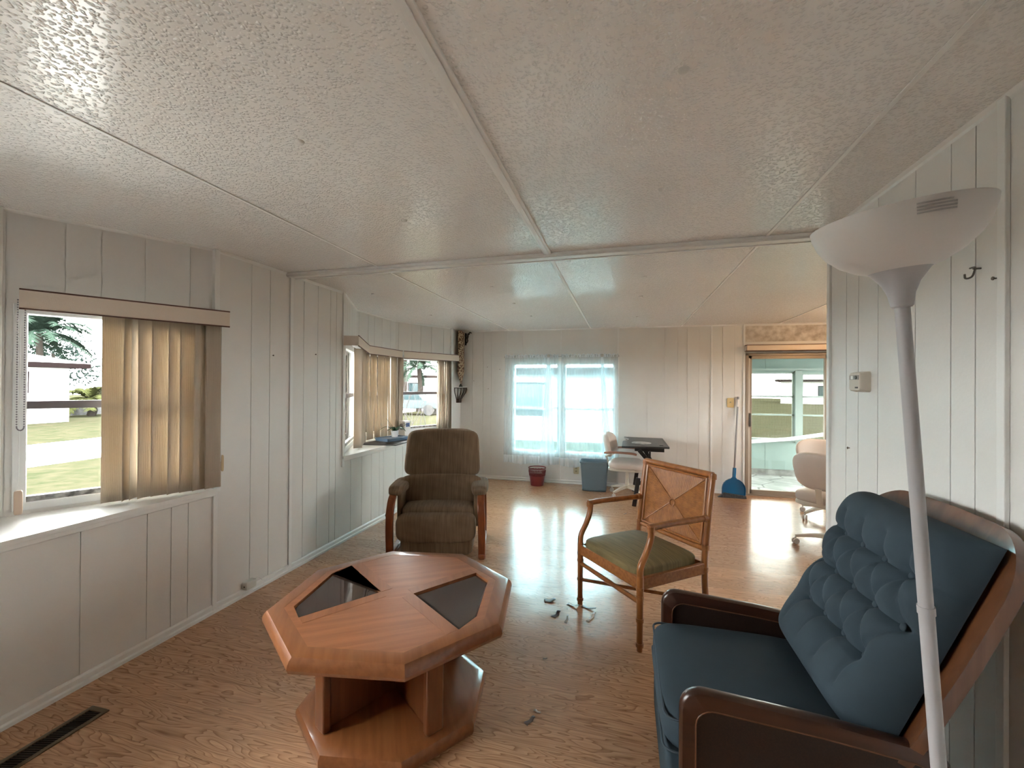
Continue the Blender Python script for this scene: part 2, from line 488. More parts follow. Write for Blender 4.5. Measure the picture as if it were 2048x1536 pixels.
# far wall, door opening X 1.60..3.45, window X -1.66..-0.12
gf = [-2.31, -2.131, -2.0, -1.5, -1.28, -0.915, -0.503, 0.058, 0.162, 0.319, 0.548, 0.72, 0.85, 1.0, 1.3, 1.45, 1.565]
wall('wall_far', (XE, YF), (XL, YF), 0, H, [XE - x for x in gf], [(XE - 3.45, XE - 1.60, 0, 1.90), (XE + 0.12, XE + 1.66, 0.42, 1.80)])
# right partition and hidden walls
gr = [2.519, 2.404, 2.24, 1.988, 1.802, 1.695, 1.42, 1.2, 1.02, 0.85, 0.6, 0.4, 0.2, -0.1, -0.5, -1, -1.5]
wall('wall_right', (XR, YB), (XR, 2.695), 0, H, [y - YB for y in gr], th=0.08)
wall('wall_right_end', (XR + 0.08, 2.70), (XE, 2.70), 0, H, [0.3, 0.6, 0.9, 1.5, 2.0], [], flip=False)
wall('wall_dining', (XE, 2.6), (XE, YF), 0, H, [0.5, 1, 1.5, 2, 3], [(1.6, 3.1, 0.9, 1.8)])
wall('wall_back', (XL, YB), (XR + 0.08, YB), 0, H, [0.4, 0.8, 1.2, 1.6, 2.0, 2.4, 3.0], [])

# ceiling battens, beam, cove and trims
def seamstrip(i, x, w, t, y0, y1):
    mb = MB().bb(x - w / 2, x + w / 2, y0, y1, H - t, H)
    if w > 0.03: mb.bb(x - w * 0.22, x + w * 0.22, y0, y1, H - t - 0.004, H - t)
    structure(mb.build('trim_ceiling_%d' % i, M_TRIM, bevel=0.002, smooth=0))
seamstrip(1, -1.7146, 0.016, 0.004, YB, YF)
seamstrip(2, -0.478, 0.050, 0.011, YB, 2.74)
seamstrip(3, -0.478, 0.022, 0.006, 2.86, YF)
seamstrip(4, 0.770, 0.016, 0.005, YB, YF)
seamstrip(5, 1.99, 0.016, 0.005, 2.8, YF)
ang = math.atan2(-0.08, 3.58)
R = Matrix.Rotation(ang, 3, 'Z')
mb = MB()
mb.box((-0.72, 2.80, H - 0.010), (3.60, 0.115, 0.02), R)
mb.box((-0.72, 2.78, H - 0.022), (3.60, 0.055, 0.012), R)
mb.box((-0.72, 2.845, H - 0.022), (3.60, 0.014, 0.012), R)
structure(mb.build('trim_ceiling_beam', M_TRIM, bevel=0.003, smooth=0))
def vtrim(n, x0, x1, y0, y1, z0=0.0, z1=H):
    structure(MB().bb(x0, x1, y0, y1, z0, z1).build('trim_%d' % n, M_TRIM, bevel=0.003, smooth=0))
vtrim(1, XL, XL + 0.012, 2.825, 2.855)
vtrim(2, XL, XL + 0.012, 2.185, 2.215, 0, SILL - 0.02); vtrim(3, XL - 0.01, XL + 0.014, 2.18, 2.215, SILL)
vtrim(4, XL - 0.012, XL + 0.014, 3.475, 3.505, SILL - 0.1)
vtrim(5, XL - 0.01, XL + 0.014, 6.05, 6.11, SILL)
vtrim(6, -0.10, -0.075, YF - 0.010, YF); vtrim(7, 1.148, 1.172, YF - 0.010, YF)
vtrim(8, -1.745, -1.733, YF - 0.004, YF, 1.9); vtrim(9, -0.925, -0.905, YF - 0.006, YF, 1.9); vtrim(12, -0.925, -0.905, YF - 0.006, YF, 0.0, 0.4)
vtrim(10, XR - 0.014, XR, 1.565, 1.595)
vtrim(11, XR - 0.012, XR + 0.092, 2.68, 2.712)
vtrim(13, 1.553, 1.578, YF - 0.012, YF, 0, H)
for i, (k, px) in enumerate(((2, -2.935), )):
    vtrim(14, -2.965, -2.925, 1.385, 1.425, SILL)
# coves at ceiling
def cove(n, a, b_, inward, s=0.018):
    a = Vector((*a, H)); b_ = Vector((*b_, H)); iv = Vector((*inward, 0)).normalized()
    tri = [Vector((0, 0, 0)), iv * s, iv * s * 0.3 + Vector((0, 0, -s * 0.5)), Vector((0, 0, -s))]
    structure(MB().loft([[a + q for q in tri], [b_ + q for q in tri]]).build('trim_cove_%d' % n, M_TRIM, smooth=0))
cove(1, (XL, 2.2), (XL, 3.49), (1, 0)); cove(2, (XL, 6.07), (XL, YF), (1, 0)); cove(3, (XL, YF), (XE, YF), (0, -1)); cove(4, (XR, YB), (XR, 2.69), (-1, 0))
for i in range(3):
    for n0, pts in ((5, bay2), (8, bay1)):
        a, b_ = Vector(pts[i]), Vector(pts[i + 1]); t = (b_ - a).normalized()
        cove(n0 + i, a, b_, (t.y, -t.x), 0.014)
# baseboards
def baseboard(name, a, b_, inward):
    a = Vector((*a, 0)); b_ = Vector((*b_, 0)); iv = Vector((*inward, 0)).normalized()
    prof = [Vector((0, 0, 0)), iv * 0.020, iv * 0.020 + Vector((0, 0, 0.016)), iv * 0.010 + Vector((0, 0, 0.022)), iv * 0.012 + Vector((0, 0, 0.045)), iv * 0.006 + Vector((0, 0, 0.055)), Vector((0, 0, 0.055))]
    structure(MB().loft([[a + q for q in prof], [b_ + q for q in prof]]).build(name, M_TRIM, smooth=0))
baseboard('baseboard_left', (XL, YB), (XL, YF), (1, 0))
baseboard('baseboard_far', (XL, YF), (1.555, YF), (0, -1))
baseboard('baseboard_right', (XR, YB), (XR, 2.68), (-1, 0))

# ------------------------------------------------------------------ windows
def sash_window(n, a, b_, flip, s0, s1, z0, z1, midz, gmat, rail_m=None, off=0.02, mullions=()):
    a = Vector((*a, 0)); b_ = Vector((*b_, 0)); t = (b_ - a).normalized()
    nn = Vector((-t.y, t.x, 0)) * (-1 if flip else 1)
    root = bpy.data.objects.new('window_%d' % n, None); COL.objects.link(root); root['kind'] = 'structure'
    def bar(mb, sa, sb, za, zb, d0, d1):
        vs = [a + t * s_ + nn * d + Vector((0, 0, z)) for s_ in (sa, sb) for d in (d0, d1) for z in (za, zb)]
        mb.add(vs, [(0, 1, 3, 2), (4, 6, 7, 5), (0, 4, 5, 1), (2, 3, 7, 6), (0, 2, 6, 4), (1, 5, 7, 3)])
    fr = MB(); w = 0.035
    bar(fr, s0 - 0.03, s1 + 0.03, z1 - w * 0.3, z1 + 0.035, -0.065, 0.008); bar(fr, s0 - 0.03, s1 + 0.03, z0 - 0.035, z0 + 0.004, -0.065, 0.008)
    bar(fr, s0 - 0.03, s0 + w * 0.5, z0, z1, -0.065, 0.008); bar(fr, s1 - w * 0.5, s1 + 0.03, z0, z1, -0.065, 0.008)
    for m_ in mullions: bar(fr, m_ - 0.065, m_ + 0.065, z0, z1, -0.065, 0.006)
    fr.build('window_frame', M_FRAME, root, bevel=0.003, smooth=0)
    r = MB(); bar(r, s0 + w * 0.5, s1 - w * 0.5, midz - 0.02, midz + 0.02, -0.04, -0.012)
    r.build('sash_rail', rail_m or M_RAIL, root, bevel=0.002, smooth=0)
    tr = MB(); bar(tr, s0 + w * 0.5, s1 - w * 0.5, z0 + 0.004, z0 + 0.03, -0.05, -0.008)
    tr.build('window_track', M_TRACK if rail_m is None else M_FRAME, root, smooth=0)
    spans = [s0] + [m_ for m_ in mullions] + [s1]
    for q0, q1 in zip(spans, spans[1:]):
        g = MB(); bar(g, q0 + 0.01, q1 - 0.01, z0, z1, -0.030, -0.027)
        g.build('window_glass', gmat, root, smooth=0)
    return root
k = 1
for pts in (bay1, bay2):
    for i in range(3):
        L_ = (Vector(pts[i + 1]) - Vector(pts[i])).length
        sash_window(k, pts[i], pts[i + 1], True, 0.10, L_ - 0.10, Z0, Z1, 1.335, M_GLASS); k += 1
M_PALE = mat('white_vinyl_sash', (0.72, 0.80, 0.83), rough=0.4)
sash_window(7, (XL, YF), (XE, YF), True, XL * -1 - 1.64, XL * -1 - 0.14, 0.44, 1.78, 1.11, M_GLASS_BLUE, M_PALE, mullions=(XL * -1 - 0.905,))
sash_window(8, (XE, 2.6), (XE, YF), False, 1.63, 3.07, 0.93, 1.77, 1.3, M_GLASS, M_FRAME)

# sliding glass door (door_1)
M_BRONZE = mat('bronze_door_frame', (0.36, 0.30, 0.24), rough=0.4, metal=0.3)
M_DOORW = mat('door_inner_edge', (0.62, 0.56, 0.48), rough=0.45)
door = bpy.data.objects.new('door_1', None); COL.objects.link(door); door['kind'] = 'structure'
mb = MB()
mb.bb(1.585, 1.62, YF - 0.012, YF + 0.09, 0, 1.90); mb.bb(3.43, 3.47, YF - 0.012, YF + 0.09, 0, 1.90)
mb.bb(1.585, 3.47, YF - 0.012, YF + 0.09, 1.875, 1.91); mb.bb(1.585, 3.47, YF - 0.03, YF + 0.09, 0.0, 0.02)
mb.build('door_frame', M_BRONZE, door, bevel=0.003, smooth=0)
def slider(x0, x1, y, nm):
    mb = MB(); w = 0.045
    mb.bb(x0, x0 + w, y, y + 0.03, 0.02, 1.875); mb.bb(x1 - w, x1, y, y + 0.03, 0.02, 1.875)
    mb.bb(x0, x1, y, y + 0.03, 1.83, 1.875); mb.bb(x0, x1, y, y + 0.03, 0.02, 0.075)
    p = mb.build('door_panel', M_BRONZE, door, bevel=0.002, smooth=0)
    MB().bb(x0 + w - 0.005, x1 - w + 0.005, y + 0.012, y + 0.016, 0.07, 1.835).build('door_glass', M_GLASS, p, smooth=0)
    return p
p = slider(1.62, 2.57, YF + 0.005, 'a'); slider(2.53, 3.43, YF + 0.045, 'b')
MB().bb(1.628, 1.652, YF - 0.022, YF + 0.004, 0.92, 1.10).build('door_handle', mat('dark_handle', (0.07, 0.06, 0.05), 0.4), p, bevel=0.004)
MB().bb(1.622, 1.64, YF - 0.006, YF + 0.006, 0.02, 1.84).build('weather_strip', M_DOORW, p)
# valance box over the sliding door and stained plaster strip above
M_DVAL = mat('door_valance_cream', (0.72, 0.60, 0.48), rough=0.55)
v = MB().bb(1.575, 3.5, YF - 0.11, YF - 0.012, 1.935, 2.005).build('door_valance', M_DVAL, bevel=0.004, smooth=0)
tag(v, 'long cream wooden valance box above the sliding glass door', 'valance')
mb = MB().bb(1.57, 3.505, YF - 0.116, YF - 0.006, 2.005, 2.012).bb(1.57, 3.505, YF - 0.114, YF - 0.01, 1.928, 1.935)
mb.build('valance_edge', M_BROWNLINE, v, smooth=0)['label'] = 'thin brown edging'
M_STAIN = mat('mildew_stained_paint', (0.70, 0.66, 0.60), rough=0.6, nscale=11, col2=(0.42, 0.36, 0.30))
structure(MB().bb(1.58, 3.5, YF - 0.004, YF, 2.06, 2.27).build('wall_far_stain', M_STAIN, smooth=0))

# ------------------------------------------------------------------ vertical blinds
def blind(name, a, b_, s0, s1, off, vanes, label, wv=0.089, cap0=False, cap1=False, zt=1.893, zb=1.805, vz=(0.805, 1.83), group=None):
    """a->b_ facet line (plan); room on the right side; vanes = list of (s, angle deg)"""
    a = Vector((*a, 0)); b_ = Vector((*b_, 0)); t = (b_ - a).normalized(); nn = Vector((t.y, -t.x, 0))
    base = a + t * ((s0 + s1) / 2) + nn * off
    rz = math.atan2(t.y, t.x)
    root = thing(name, (base.x, base.y, vz[0]), rz, label, 'blind', group)
    # local: x along t, y = left of t = away from room, so room is -y
    hx = (s1 - s0) / 2; z0 = -vz[0]
    va = MB().bb(-hx, hx, -0.006, 0.0, zb + z0, zt + z0)
    if cap0: va.bb(-hx, -hx + 0.006, 0, 0.125, zb + z0, zt + z0)
    if cap1: va.bb(hx - 0.006, hx, 0, 0.10, zb + z0, zt + z0)
    vo = va.build('valance', M_VALANCE, root, bevel=0.002, smooth=0)
    ed = MB().bb(-hx, hx, -0.009, 0.001, zt + z0 - 0.001, zt + z0 + 0.006).bb(-hx, hx, -0.009, 0.001, zb + z0 - 0.006, zb + z0 + 0.001)
    ed.build('valance_edge', M_BROWNLINE, vo, smooth=0)
    MB().bb(-hx + 0.02, hx - 0.02, 0.03, 0.075, zb + z0 + 0.01, zb + z0 + 0.045).build('head_rail', M_FRAME, root, smooth=0)
    for s_, an in vanes:
        x = s_ - (s0 + s1) / 2; ca, sa = math.cos(math.radians(an)), math.sin(math.radians(an)); mb = MB(); n_ = 8
        pf = []
        for i in range(n_ + 1):
            u = (i / n_ - 0.5) * wv; c_ = 0.008 * (1 - (2 * i / n_ - 1) ** 2)
            pf.append((u, c_))
        h_ = vz[1] - vz[0]
        mb.grid(n_, 6, lambda fi, fj: (pf[round(fi * n_)][0], pf[round(fi * n_)][1] + 0.003 * math.sin(fj * 3 + s_ * 40), fj * h_))
        ob = mb.build('vane', M_VANE, root, smooth=60, solid=0.0012)
        ob.location = (x, 0.052, 0); ob.rotation_euler = (0, 0, math.radians(an))
    return root
rn = random.Random(3)
# near bay, far facet (the big blind on the left)
P, Q = bay1[2], bay1[3]; L1 = (Vector(Q) - Vector(P)).length
va = [(L1 - s_, a_) for s_, a_ in ((0.485, 3), (0.42, 55), (0.395, 62), (0.345, 30), (0.28, 14), (0.215, 34), (0.15, 12), (0.09, 26), (0.025, 10))]
b1 = blind('vertical_blind', P, Q, L1 - 0.822, L1 + 0.045, 0.125, va, 'beige vertical blind half drawn across the nearest window, its vanes bunched right')
# beaded chain and weight
lx = (L1 - 0.815) - (L1 - 0.3885)
cm = MB()
M_CHAIN = mat('grey_bead_chain', (0.25, 0.24, 0.26), rough=0.4, metal=0.5)
for xx in (-0.012, 0.012):
    for i in range(52):
        z = 0.43 + 0.012 * i
        cm.rbox((lx + xx, 0.03, z), (0.0065, 0.0065, 0.0085), 2, 2)
for i in range(9):
    a_ = PI + PI * i / 8
    cm.rbox((lx + 0.012 * math.cos(a_), 0.03, 0.43 + 0.018 * math.sin(a_)), (0.0065, 0.0065, 0.0075), 2, 2)
cm.build('bead_chain', M_CHAIN, b1)
cw = MB().tube([(lx - 0.004, 0.03, 0.12), (lx - 0.004, 0.03, 1.0)], 0.0018, 6).build('pull_cord', M_FRAME, b1)
MB().rbox((lx - 0.004, 0.028, 0.065), (0.030, 0.026, 0.115), 8, 6).build('cord_weight', mat('beige_plastic_weight', (0.60, 0.45, 0.34), 0.4), b1)
cw2 = MB().tube([(0.40, 0.03, 0.16), (0.40, 0.03, 1.0)], 0.0018, 6).build('pull_cord', M_FRAME, b1)
MB().rbox((0.402, 0.0, 0.155), (0.014, 0.014, 0.10), 6, 4).build('wand_end', mat('tan_plastic', (0.62, 0.47, 0.28), 0.4), b1)
# near bay middle facet: only its last vanes reach the picture
P, Q = bay1[1], bay1[2]; L2 = (Vector(Q) - Vector(P)).length
blind('vertical_blind', P, Q, 0.0, L2 - 0.055, 0.125, [(L2 - 0.13 - 0.075 * i, 20) for i in range(2)] + [(0.05 + 0.02 * i, 75) for i in range(6)], 'beige vertical blind at the left picture edge, only its end showing')
# far bay
P, Q = bay2[0], bay2[1]; L_ = (Vector(Q) - Vector(P)).length
blind('vertical_blind', P, Q, -0.075, L_ - 0.05, 0.14, [(0.40, -62)] + [(0.47 + 0.078 * i, -38) for i in range(6)], 'beige vertical blind on the near side of the far bay, seen edge on', cap0=True)
P, Q = bay2[1], bay2[2]; L_ = (Vector(Q) - Vector(P)).length
blind('vertical_blind', P, Q, 0.04, L_ - 0.04, 0.125, [(0.05 + 0.078 * i, 4 + 6 * (i % 2) + rn.uniform(-5, 5)) for i in range(11)], 'closed beige vertical blind across the middle of the far bay')
P, Q = bay2[2], bay2[3]; L_ = (Vector(Q) - Vector(P)).length
blind('vertical_blind', P, Q, 0.05, L_ + 0.045, 0.125, [(0.045, 18)] + [(0.66 + 0.033 * i, 68 + rn.uniform(-5, 5)) for i in range(8)], 'beige vertical blind of the far bay drawn open to the right, beside the recliner top')

# ------------------------------------------------------------------ sheer curtains on the far window
rod = MB().tube([(-1.775, YF - 0.055, 1.885), (-0.075, YF - 0.055, 1.885)], 0.006, 8)
rod.rbox((-1.775, YF - 0.03, 1.885), (0.012, 0.06, 0.016), 6, 4).rbox((-0.075, YF - 0.03, 1.885), (0.012, 0.06, 0.016), 6, 4)
tag(rod.build('curtain_rod', mat('thin_grey_rod', (0.5, 0.5, 0.5), 0.4)), 'thin grey curtain rod over the sheer curtained window', 'curtain rod')
def sheer(x0, x1, zb, label, ph, tw):
    nu = 120
    root = thing('sheer_curtain', ((x0 + x1) / 2, YF - 0.05, zb), 0, label, 'curtain')
    cx = (x0 + x1) / 2; zt = 1.905 - zb
    def f(u, w):
        x = (x0 + (x1 - x0) * u - cx); z = w * zt
        fl = (1 - w)
        x += 0.03 * fl * (u - 0.5)
        y = -0.012 + 0.010 * math.sin(u * tw + ph) * (0.4 + 0.8 * fl) + 0.006 * math.sin(u * tw * 2.3 + 1 + ph)
        z2 = z + (0.008 * math.sin(u * 31 + ph) if w > 0.99 else 0) + (0.012 * math.sin(u * 14 + ph) * fl if w < 0.05 else 0)
        return (x, y, z2)
    MB().grid(nu, 16, f).build('sheer_panel', M_SHEER, root, smooth=60)
    MB().grid(nu, 2, lambda u, w: (lambda p: (p[0], p[1] - 0.0015, p[2]))(f(u, 0.0 + 0.075 * w))).build('hem_ruffle', M_SHEER2, root, smooth=60)
    MB().grid(nu * 2, 1, lambda u, w: ((x0 + (x1 - x0) * u - cx), -0.012 + 0.006 * math.sin(u * 190), zt - 0.032 + w * (0.045 + 0.008 * math.sin(u * 83)))).build('heading_ruffle', M_SHEER2, root, smooth=60)
    return root
sheer(-1.765, -0.945, 0.275, 'white sheer curtain on the left half of the far window', 0.3, 52)
sheer(-0.900, -0.085, 0.265, 'white sheer curtain on the right half of the far window', 1.7, 56)
def gathered(x, xb, wb, label):
    root = thing('gathered_curtain', (x, YF - 0.10, 0.30), 0, label, 'curtain')
    def f(u, w):
        z = w * 1.585
        wd = 0.016 + wb * (1 - w) ** 0.8
        cx = (xb - x) * (1 - w)
        return (cx + (u - 0.5) * wd * 2, 0.014 * math.sin(u * 21) * (0.4 + (1 - w)) , z)
    MB().grid(36, 16, f).build('gathered_fabric', M_SHEER2, root, smooth=60)
    MB().rbox((0, -0.004, 1.592), (0.05, 0.035, 0.045), 2.5, 8).build('knot', mat('tan_knot', (0.55, 0.52, 0.48), 0.8), root)
gathered(-1.085, -1.10, 0.10, 'gathered length of white sheer cloth knotted on the rod, above the red basket')
gathered(-0.31, -0.22, 0.055, 'gathered length of white sheer cloth knotted on the rod, above the office chair back')

# ------------------------------------------------------------------ octagonal coffee table
M_TOPWOOD = wood('honey_oak_veneer', (0.27, 0.092, 0.034), (0.36, 0.135, 0.052), rough=0.36, scale=8, axis='x', coat=0.12, ring=0.5)
M_RIMWOOD = wood('honey_oak_rim', (0.205, 0.068, 0.022), (0.270, 0.098, 0.034), rough=0.28, scale=8, axis='y', coat=0.45, ring=0.5)
M_BASEWOOD = wood('oak_pedestal_shaded', (0.13, 0.038, 0.012), (0.18, 0.060, 0.020), rough=0.32, scale=8, axis='z', coat=0.3, ring=0.5)  # darker oak: shade under the tabletop is put into its colour
A0 = math.radians(31.9)
t = thing('coffee_table', (-1.004, 1.807, 0), A0, 'octagonal honey oak coffee table with two smoked glass inserts and a crossed pedestal', 'table')
def octa(r, z): return [Vector((r * math.cos(PI / 4 * i), r * math.sin(PI / 4 * i), z)) for i in range(8)]
gl1 = [(-0.43, 0.0), (-0.392, -0.118), (-0.068, 0.040), (-0.205, 0.395), (-0.304, 0.304)]
gl1 = [(-0.070, 0.030), (-0.215, 0.380), (-0.304, 0.304), (-0.43, 0.0), (-0.395, -0.105)]
gl2 = [(-x, -y) for x, y in gl1]
# rim: lofted octagon ring with rounded edge, inner opening filled by a board with two cut outs
rings = [octa(r, z) for r, z in ((0.505, 0.428), (0.528, 0.430), (0.545, 0.440), (0.552, 0.455), (0.550, 0.468), (0.543, 0.482), (0.532, 0.492), (0.520, 0.495), (0.468, 0.495))]
rings.append(octa(0.468, 0.428)); rings.append(octa(0.505, 0.428))
MB().loft(rings, cap=False).build('table_rim', M_RIMWOOD, t, smooth=25, weld=True)
def holed_board(outer, holes, z0, z1):
    bm = bmesh.new(); loops = [outer] + holes; edges = []
    for lp in loops:
        vs = [bm.verts.new((x, y, z1)) for x, y in lp]
        edges += [bm.edges.new((vs[i], vs[(i + 1) % len(vs)])) for i in range(len(vs))]
    bmesh.ops.triangle_fill(bm, use_beauty=True, use_dissolve=False, edges=edges)
    g = bmesh.ops.extrude_face_region(bm, geom=bm.faces[:])
    bmesh.ops.translate(bm, verts=[q for q in g['geom'] if isinstance(q, bmesh.types.BMVert)], vec=(0, 0, z0 - z1))
    mb = MB(); bm.verts.index_update()
    mb.v = [tuple(v.co) for v in bm.verts]; mb.f = [tuple(v.index for v in f.verts) for f in bm.faces]
    bm.free(); return mb
o8 = [(v.x, v.y) for v in octa(0.4685, 0)]
holed_board(o8, [gl1, gl2], 0.470, 0.4945).build('tabletop', M_TOPWOOD, t, smooth=0)
for g in (gl1, gl2):
    mb = MB().prism(g, 0.476, 0.482)
    cx = sum(p[0] for p in g) / 5; cy = sum(p[1] for p in g) / 5
    mb.loft([[Vector((x, y, 0.482)) for x, y in g], [Vector((cx + (x - cx) * 0.90, cy + (y - cy) * 0.90, 0.4885)) for x, y in g]])
    mb.build('glass_insert', M_GLASS_SMOKE, t, smooth=0)['label'] = 'smoked bevelled glass insert'
# raised banding around the solid panels
M_BAND = wood('oak_band', (0.235, 0.080, 0.029), (0.315, 0.115, 0.044), rough=0.36, scale=8, axis='y', coat=0.12, ring=0.5)
band = MB()
tips = [Vector((-0.070, 0.030, 0.4950)), Vector((0.070, -0.030, 0.4950))]
for s_ in (1, -1):
    q = [Vector((-0.395 * s_, -0.105 * s_, 0.495)), Vector((-0.070 * s_, 0.030 * s_, 0.495)), Vector((-0.215 * s_, 0.380 * s_, 0.495))]
    e1 = (q[0] - q[1]).normalized(); e2 = (q[2] - q[1]).normalized()
    n1 = Vector((e1.y, -e1.x, 0)); n1 = n1 if n1.dot(e2) < 0 else -n1
    n2 = Vector((e2.y, -e2.x, 0)); n2 = n2 if n2.dot(e1) < 0 else -n2
    for a_, b_, nn in ((q[1], q[0], n1), (q[1], q[2], n2)):
        m_ = [a_ , b_, b_ + nn * 0.055, a_ + nn * 0.055]
        band.add([p_ + Vector((0, 0, dz)) for dz in (-0.004, 0.0004) for p_ in m_], [(0, 1, 2, 3), (7, 6, 5, 4), (0, 4, 5, 1), (1, 5, 6, 2), (2, 6, 7, 3), (3, 7, 4, 0)])
band.build('inlay_band', M_BAND, t, smooth=0)
# plinth
MB().loft([octa(r, z) for r, z in ((0.40, 0.0), (0.415, 0.004), (0.420, 0.02), (0.420, 0.042), (0.412, 0.058), (0.395, 0.068), (0.37, 0.072))]).build('plinth', M_RIMWOOD, t, smooth=25)
# crossed pedestal boards with thick end posts
for i, dg in enumerate((30, 112, 211, 292)):
    a = math.radians(dg); Rm = Matrix.Rotation(a, 3, 'Z')
    MB().box(Rm @ Vector((0.165, 0, 0.249)), (0.33, 0.026, 0.354), Rm).build('pedestal_board', M_BASEWOOD, t, smooth=0)
    MB().box(Rm @ Vector((0.342, 0, 0.249)), (0.034, 0.075, 0.354), Rm).build('pedestal_post', M_BASEWOOD, t, bevel=0.008, seg=3)

# ------------------------------------------------------------------ brown recliner
def corduroy(name, col, col2, rough=0.95):
    m, nt, b = new_mat(name)
    tc = nt.nodes.new('ShaderNodeTexCoord')
    mp = nt.nodes.new('ShaderNodeMapping'); mp.inputs['Scale'].default_value = (110, 8, 4)
    nt.links.new(tc.outputs['Object'], mp.inputs[0])
    n = nt.nodes.new('ShaderNodeTexNoise'); n.inputs['Scale'].default_value = 1; n.inputs['Detail'].default_value = 3
    nt.links.new(mp.outputs[0], n.inputs['Vector'])
    cr = nt.nodes.new('ShaderNodeValToRGB')
    cr.color_ramp.elements[0].position = 0.3; cr.color_ramp.elements[1].position = 0.7
    cr.color_ramp.elements[0].color = (*col2, 1); cr.color_ramp.elements[1].color = (*col, 1)
    nt.links.new(n.outputs['Fac'], cr.inputs[0])
    # darker worn patches
    n2 = nt.nodes.new('ShaderNodeTexNoise'); n2.inputs['Scale'].default_value = 2.4
    nt.links.new(tc.outputs['Object'], n2.inputs['Vector'])
    cr2 = nt.nodes.new('ShaderNodeValToRGB')
    cr2.color_ramp.elements[0].position = 0.35; cr2.color_ramp.elements[1].position = 0.6
    cr2.color_ramp.elements[0].color = (0.78, 0.76, 0.76, 1); cr2.color_ramp.elements[1].color = (1, 1, 1, 1)
    nt.links.new(n2.outputs['Fac'], cr2.inputs[0])
    mx = nt.nodes.new('ShaderNodeMixRGB'); mx.blend_type = 'MULTIPLY'; mx.inputs[0].default_value = 1
    nt.links.new(cr.outputs[0], mx.inputs[1]); nt.links.new(cr2.outputs[0], mx.inputs[2])
    nt.links.new(mx.outputs[0], b.inputs['Base Color'])
    b.inputs['Roughness'].default_value = rough
    b.inputs['Sheen Weight'].default_value = 0.08
    b.inputs['Specular IOR Level'].default_value = 0.2
    bp = nt.nodes.new('ShaderNodeBump'); bp.inputs['Strength'].default_value = 0.3; bp.inputs['Distance'].default_value = 0.002
    nt.links.new(n.outputs['Fac'], bp.inputs['Height']); nt.links.new(bp.outputs[0], b.inputs['Normal'])
    return m
M_REC = corduroy('brown_corduroy', (0.235, 0.163, 0.103), (0.150, 0.102, 0.063))
M_CHERRY = wood('cherry_bentwood', (0.19, 0.045, 0.014), (0.29, 0.078, 0.024), rough=0.28, scale=6, axis='z', coat=0.4)
rc = thing('recliner', (-1.597, 3.645, 0), math.radians(16.5), 'brown corduroy recliner with cherry bentwood arms, facing the camera behind the coffee table', 'armchair')
tilt = Matrix.Rotation(math.radians(-14), 3, 'X')
def backfn(w0, w1):
    def f(p, q):
        k = 1 + (w1 - w0) / (w0 + w1) * p.z
        return (q.x * k, q.y * (1 - 0.12 * p.x * p.x) - 0.012 * (1 - p.x * p.x) * (1 if p.y < 0 else 0), q.z - 0.012 * p.x * p.x * (1 if p.z > 0 else 0))
    return f
def wrinkle(f, am=0.004, fr=9):
    def g(p, q):
        r = f(p, q) if f else (q.x, q.y, q.z)
        w = am * math.sin(p.x * fr + 3 * p.z) * math.sin(p.z * fr * 0.7 + 1.3 * p.x)
        return (r[0], r[1] + w, r[2])
    return g
MB().rbox((0, 0.165, 0.815), (0.68, 0.20, 0.43), 7.5, 22, tilt, wrinkle(backfn(0.345, 0.325))).build('back_pillow', M_REC, rc, smooth=60)
MB().rbox((0, 0.065, 0.50), (0.71, 0.20, 0.27), 5.5, 20, tilt, wrinkle(backfn(0.31, 0.355))).build('lumbar_pillow', M_REC, rc, smooth=60)
MB().rbox((0, 0.27, 0.62), (0.60, 0.14, 0.82), 7, 12, tilt).build('back_shell', M_REC, rc, smooth=60)
MB().rbox((0, -0.075, 0.345), (0.62, 0.42, 0.15), 5, 18, None, wrinkle(lambda p, q: (q.x, q.y, q.z + 0.012 * (1 - p.x * p.x) * (p.z > 0)))).build('seat_cushion', M_REC, rc, smooth=60)
MB().rbox((0, -0.285, 0.262), (0.665, 0.15, 0.245), 4.6, 18, Matrix.Rotation(math.radians(8), 3, 'X'), wrinkle(None, 0.003)).build('footrest_pad', M_REC, rc, smooth=60)
MB().rbox((0, -0.10, 0.13), (0.61, 0.42, 0.22), 9, 10).build('skirt', M_REC, rc, smooth=60)
MB().bb(-0.25, 0.25, -0.2, 0.25, 0.0, 0.05).build('base_frame', mat('dark_steel', (0.03, 0.03, 0.03), 0.5), rc, bevel=0.01)
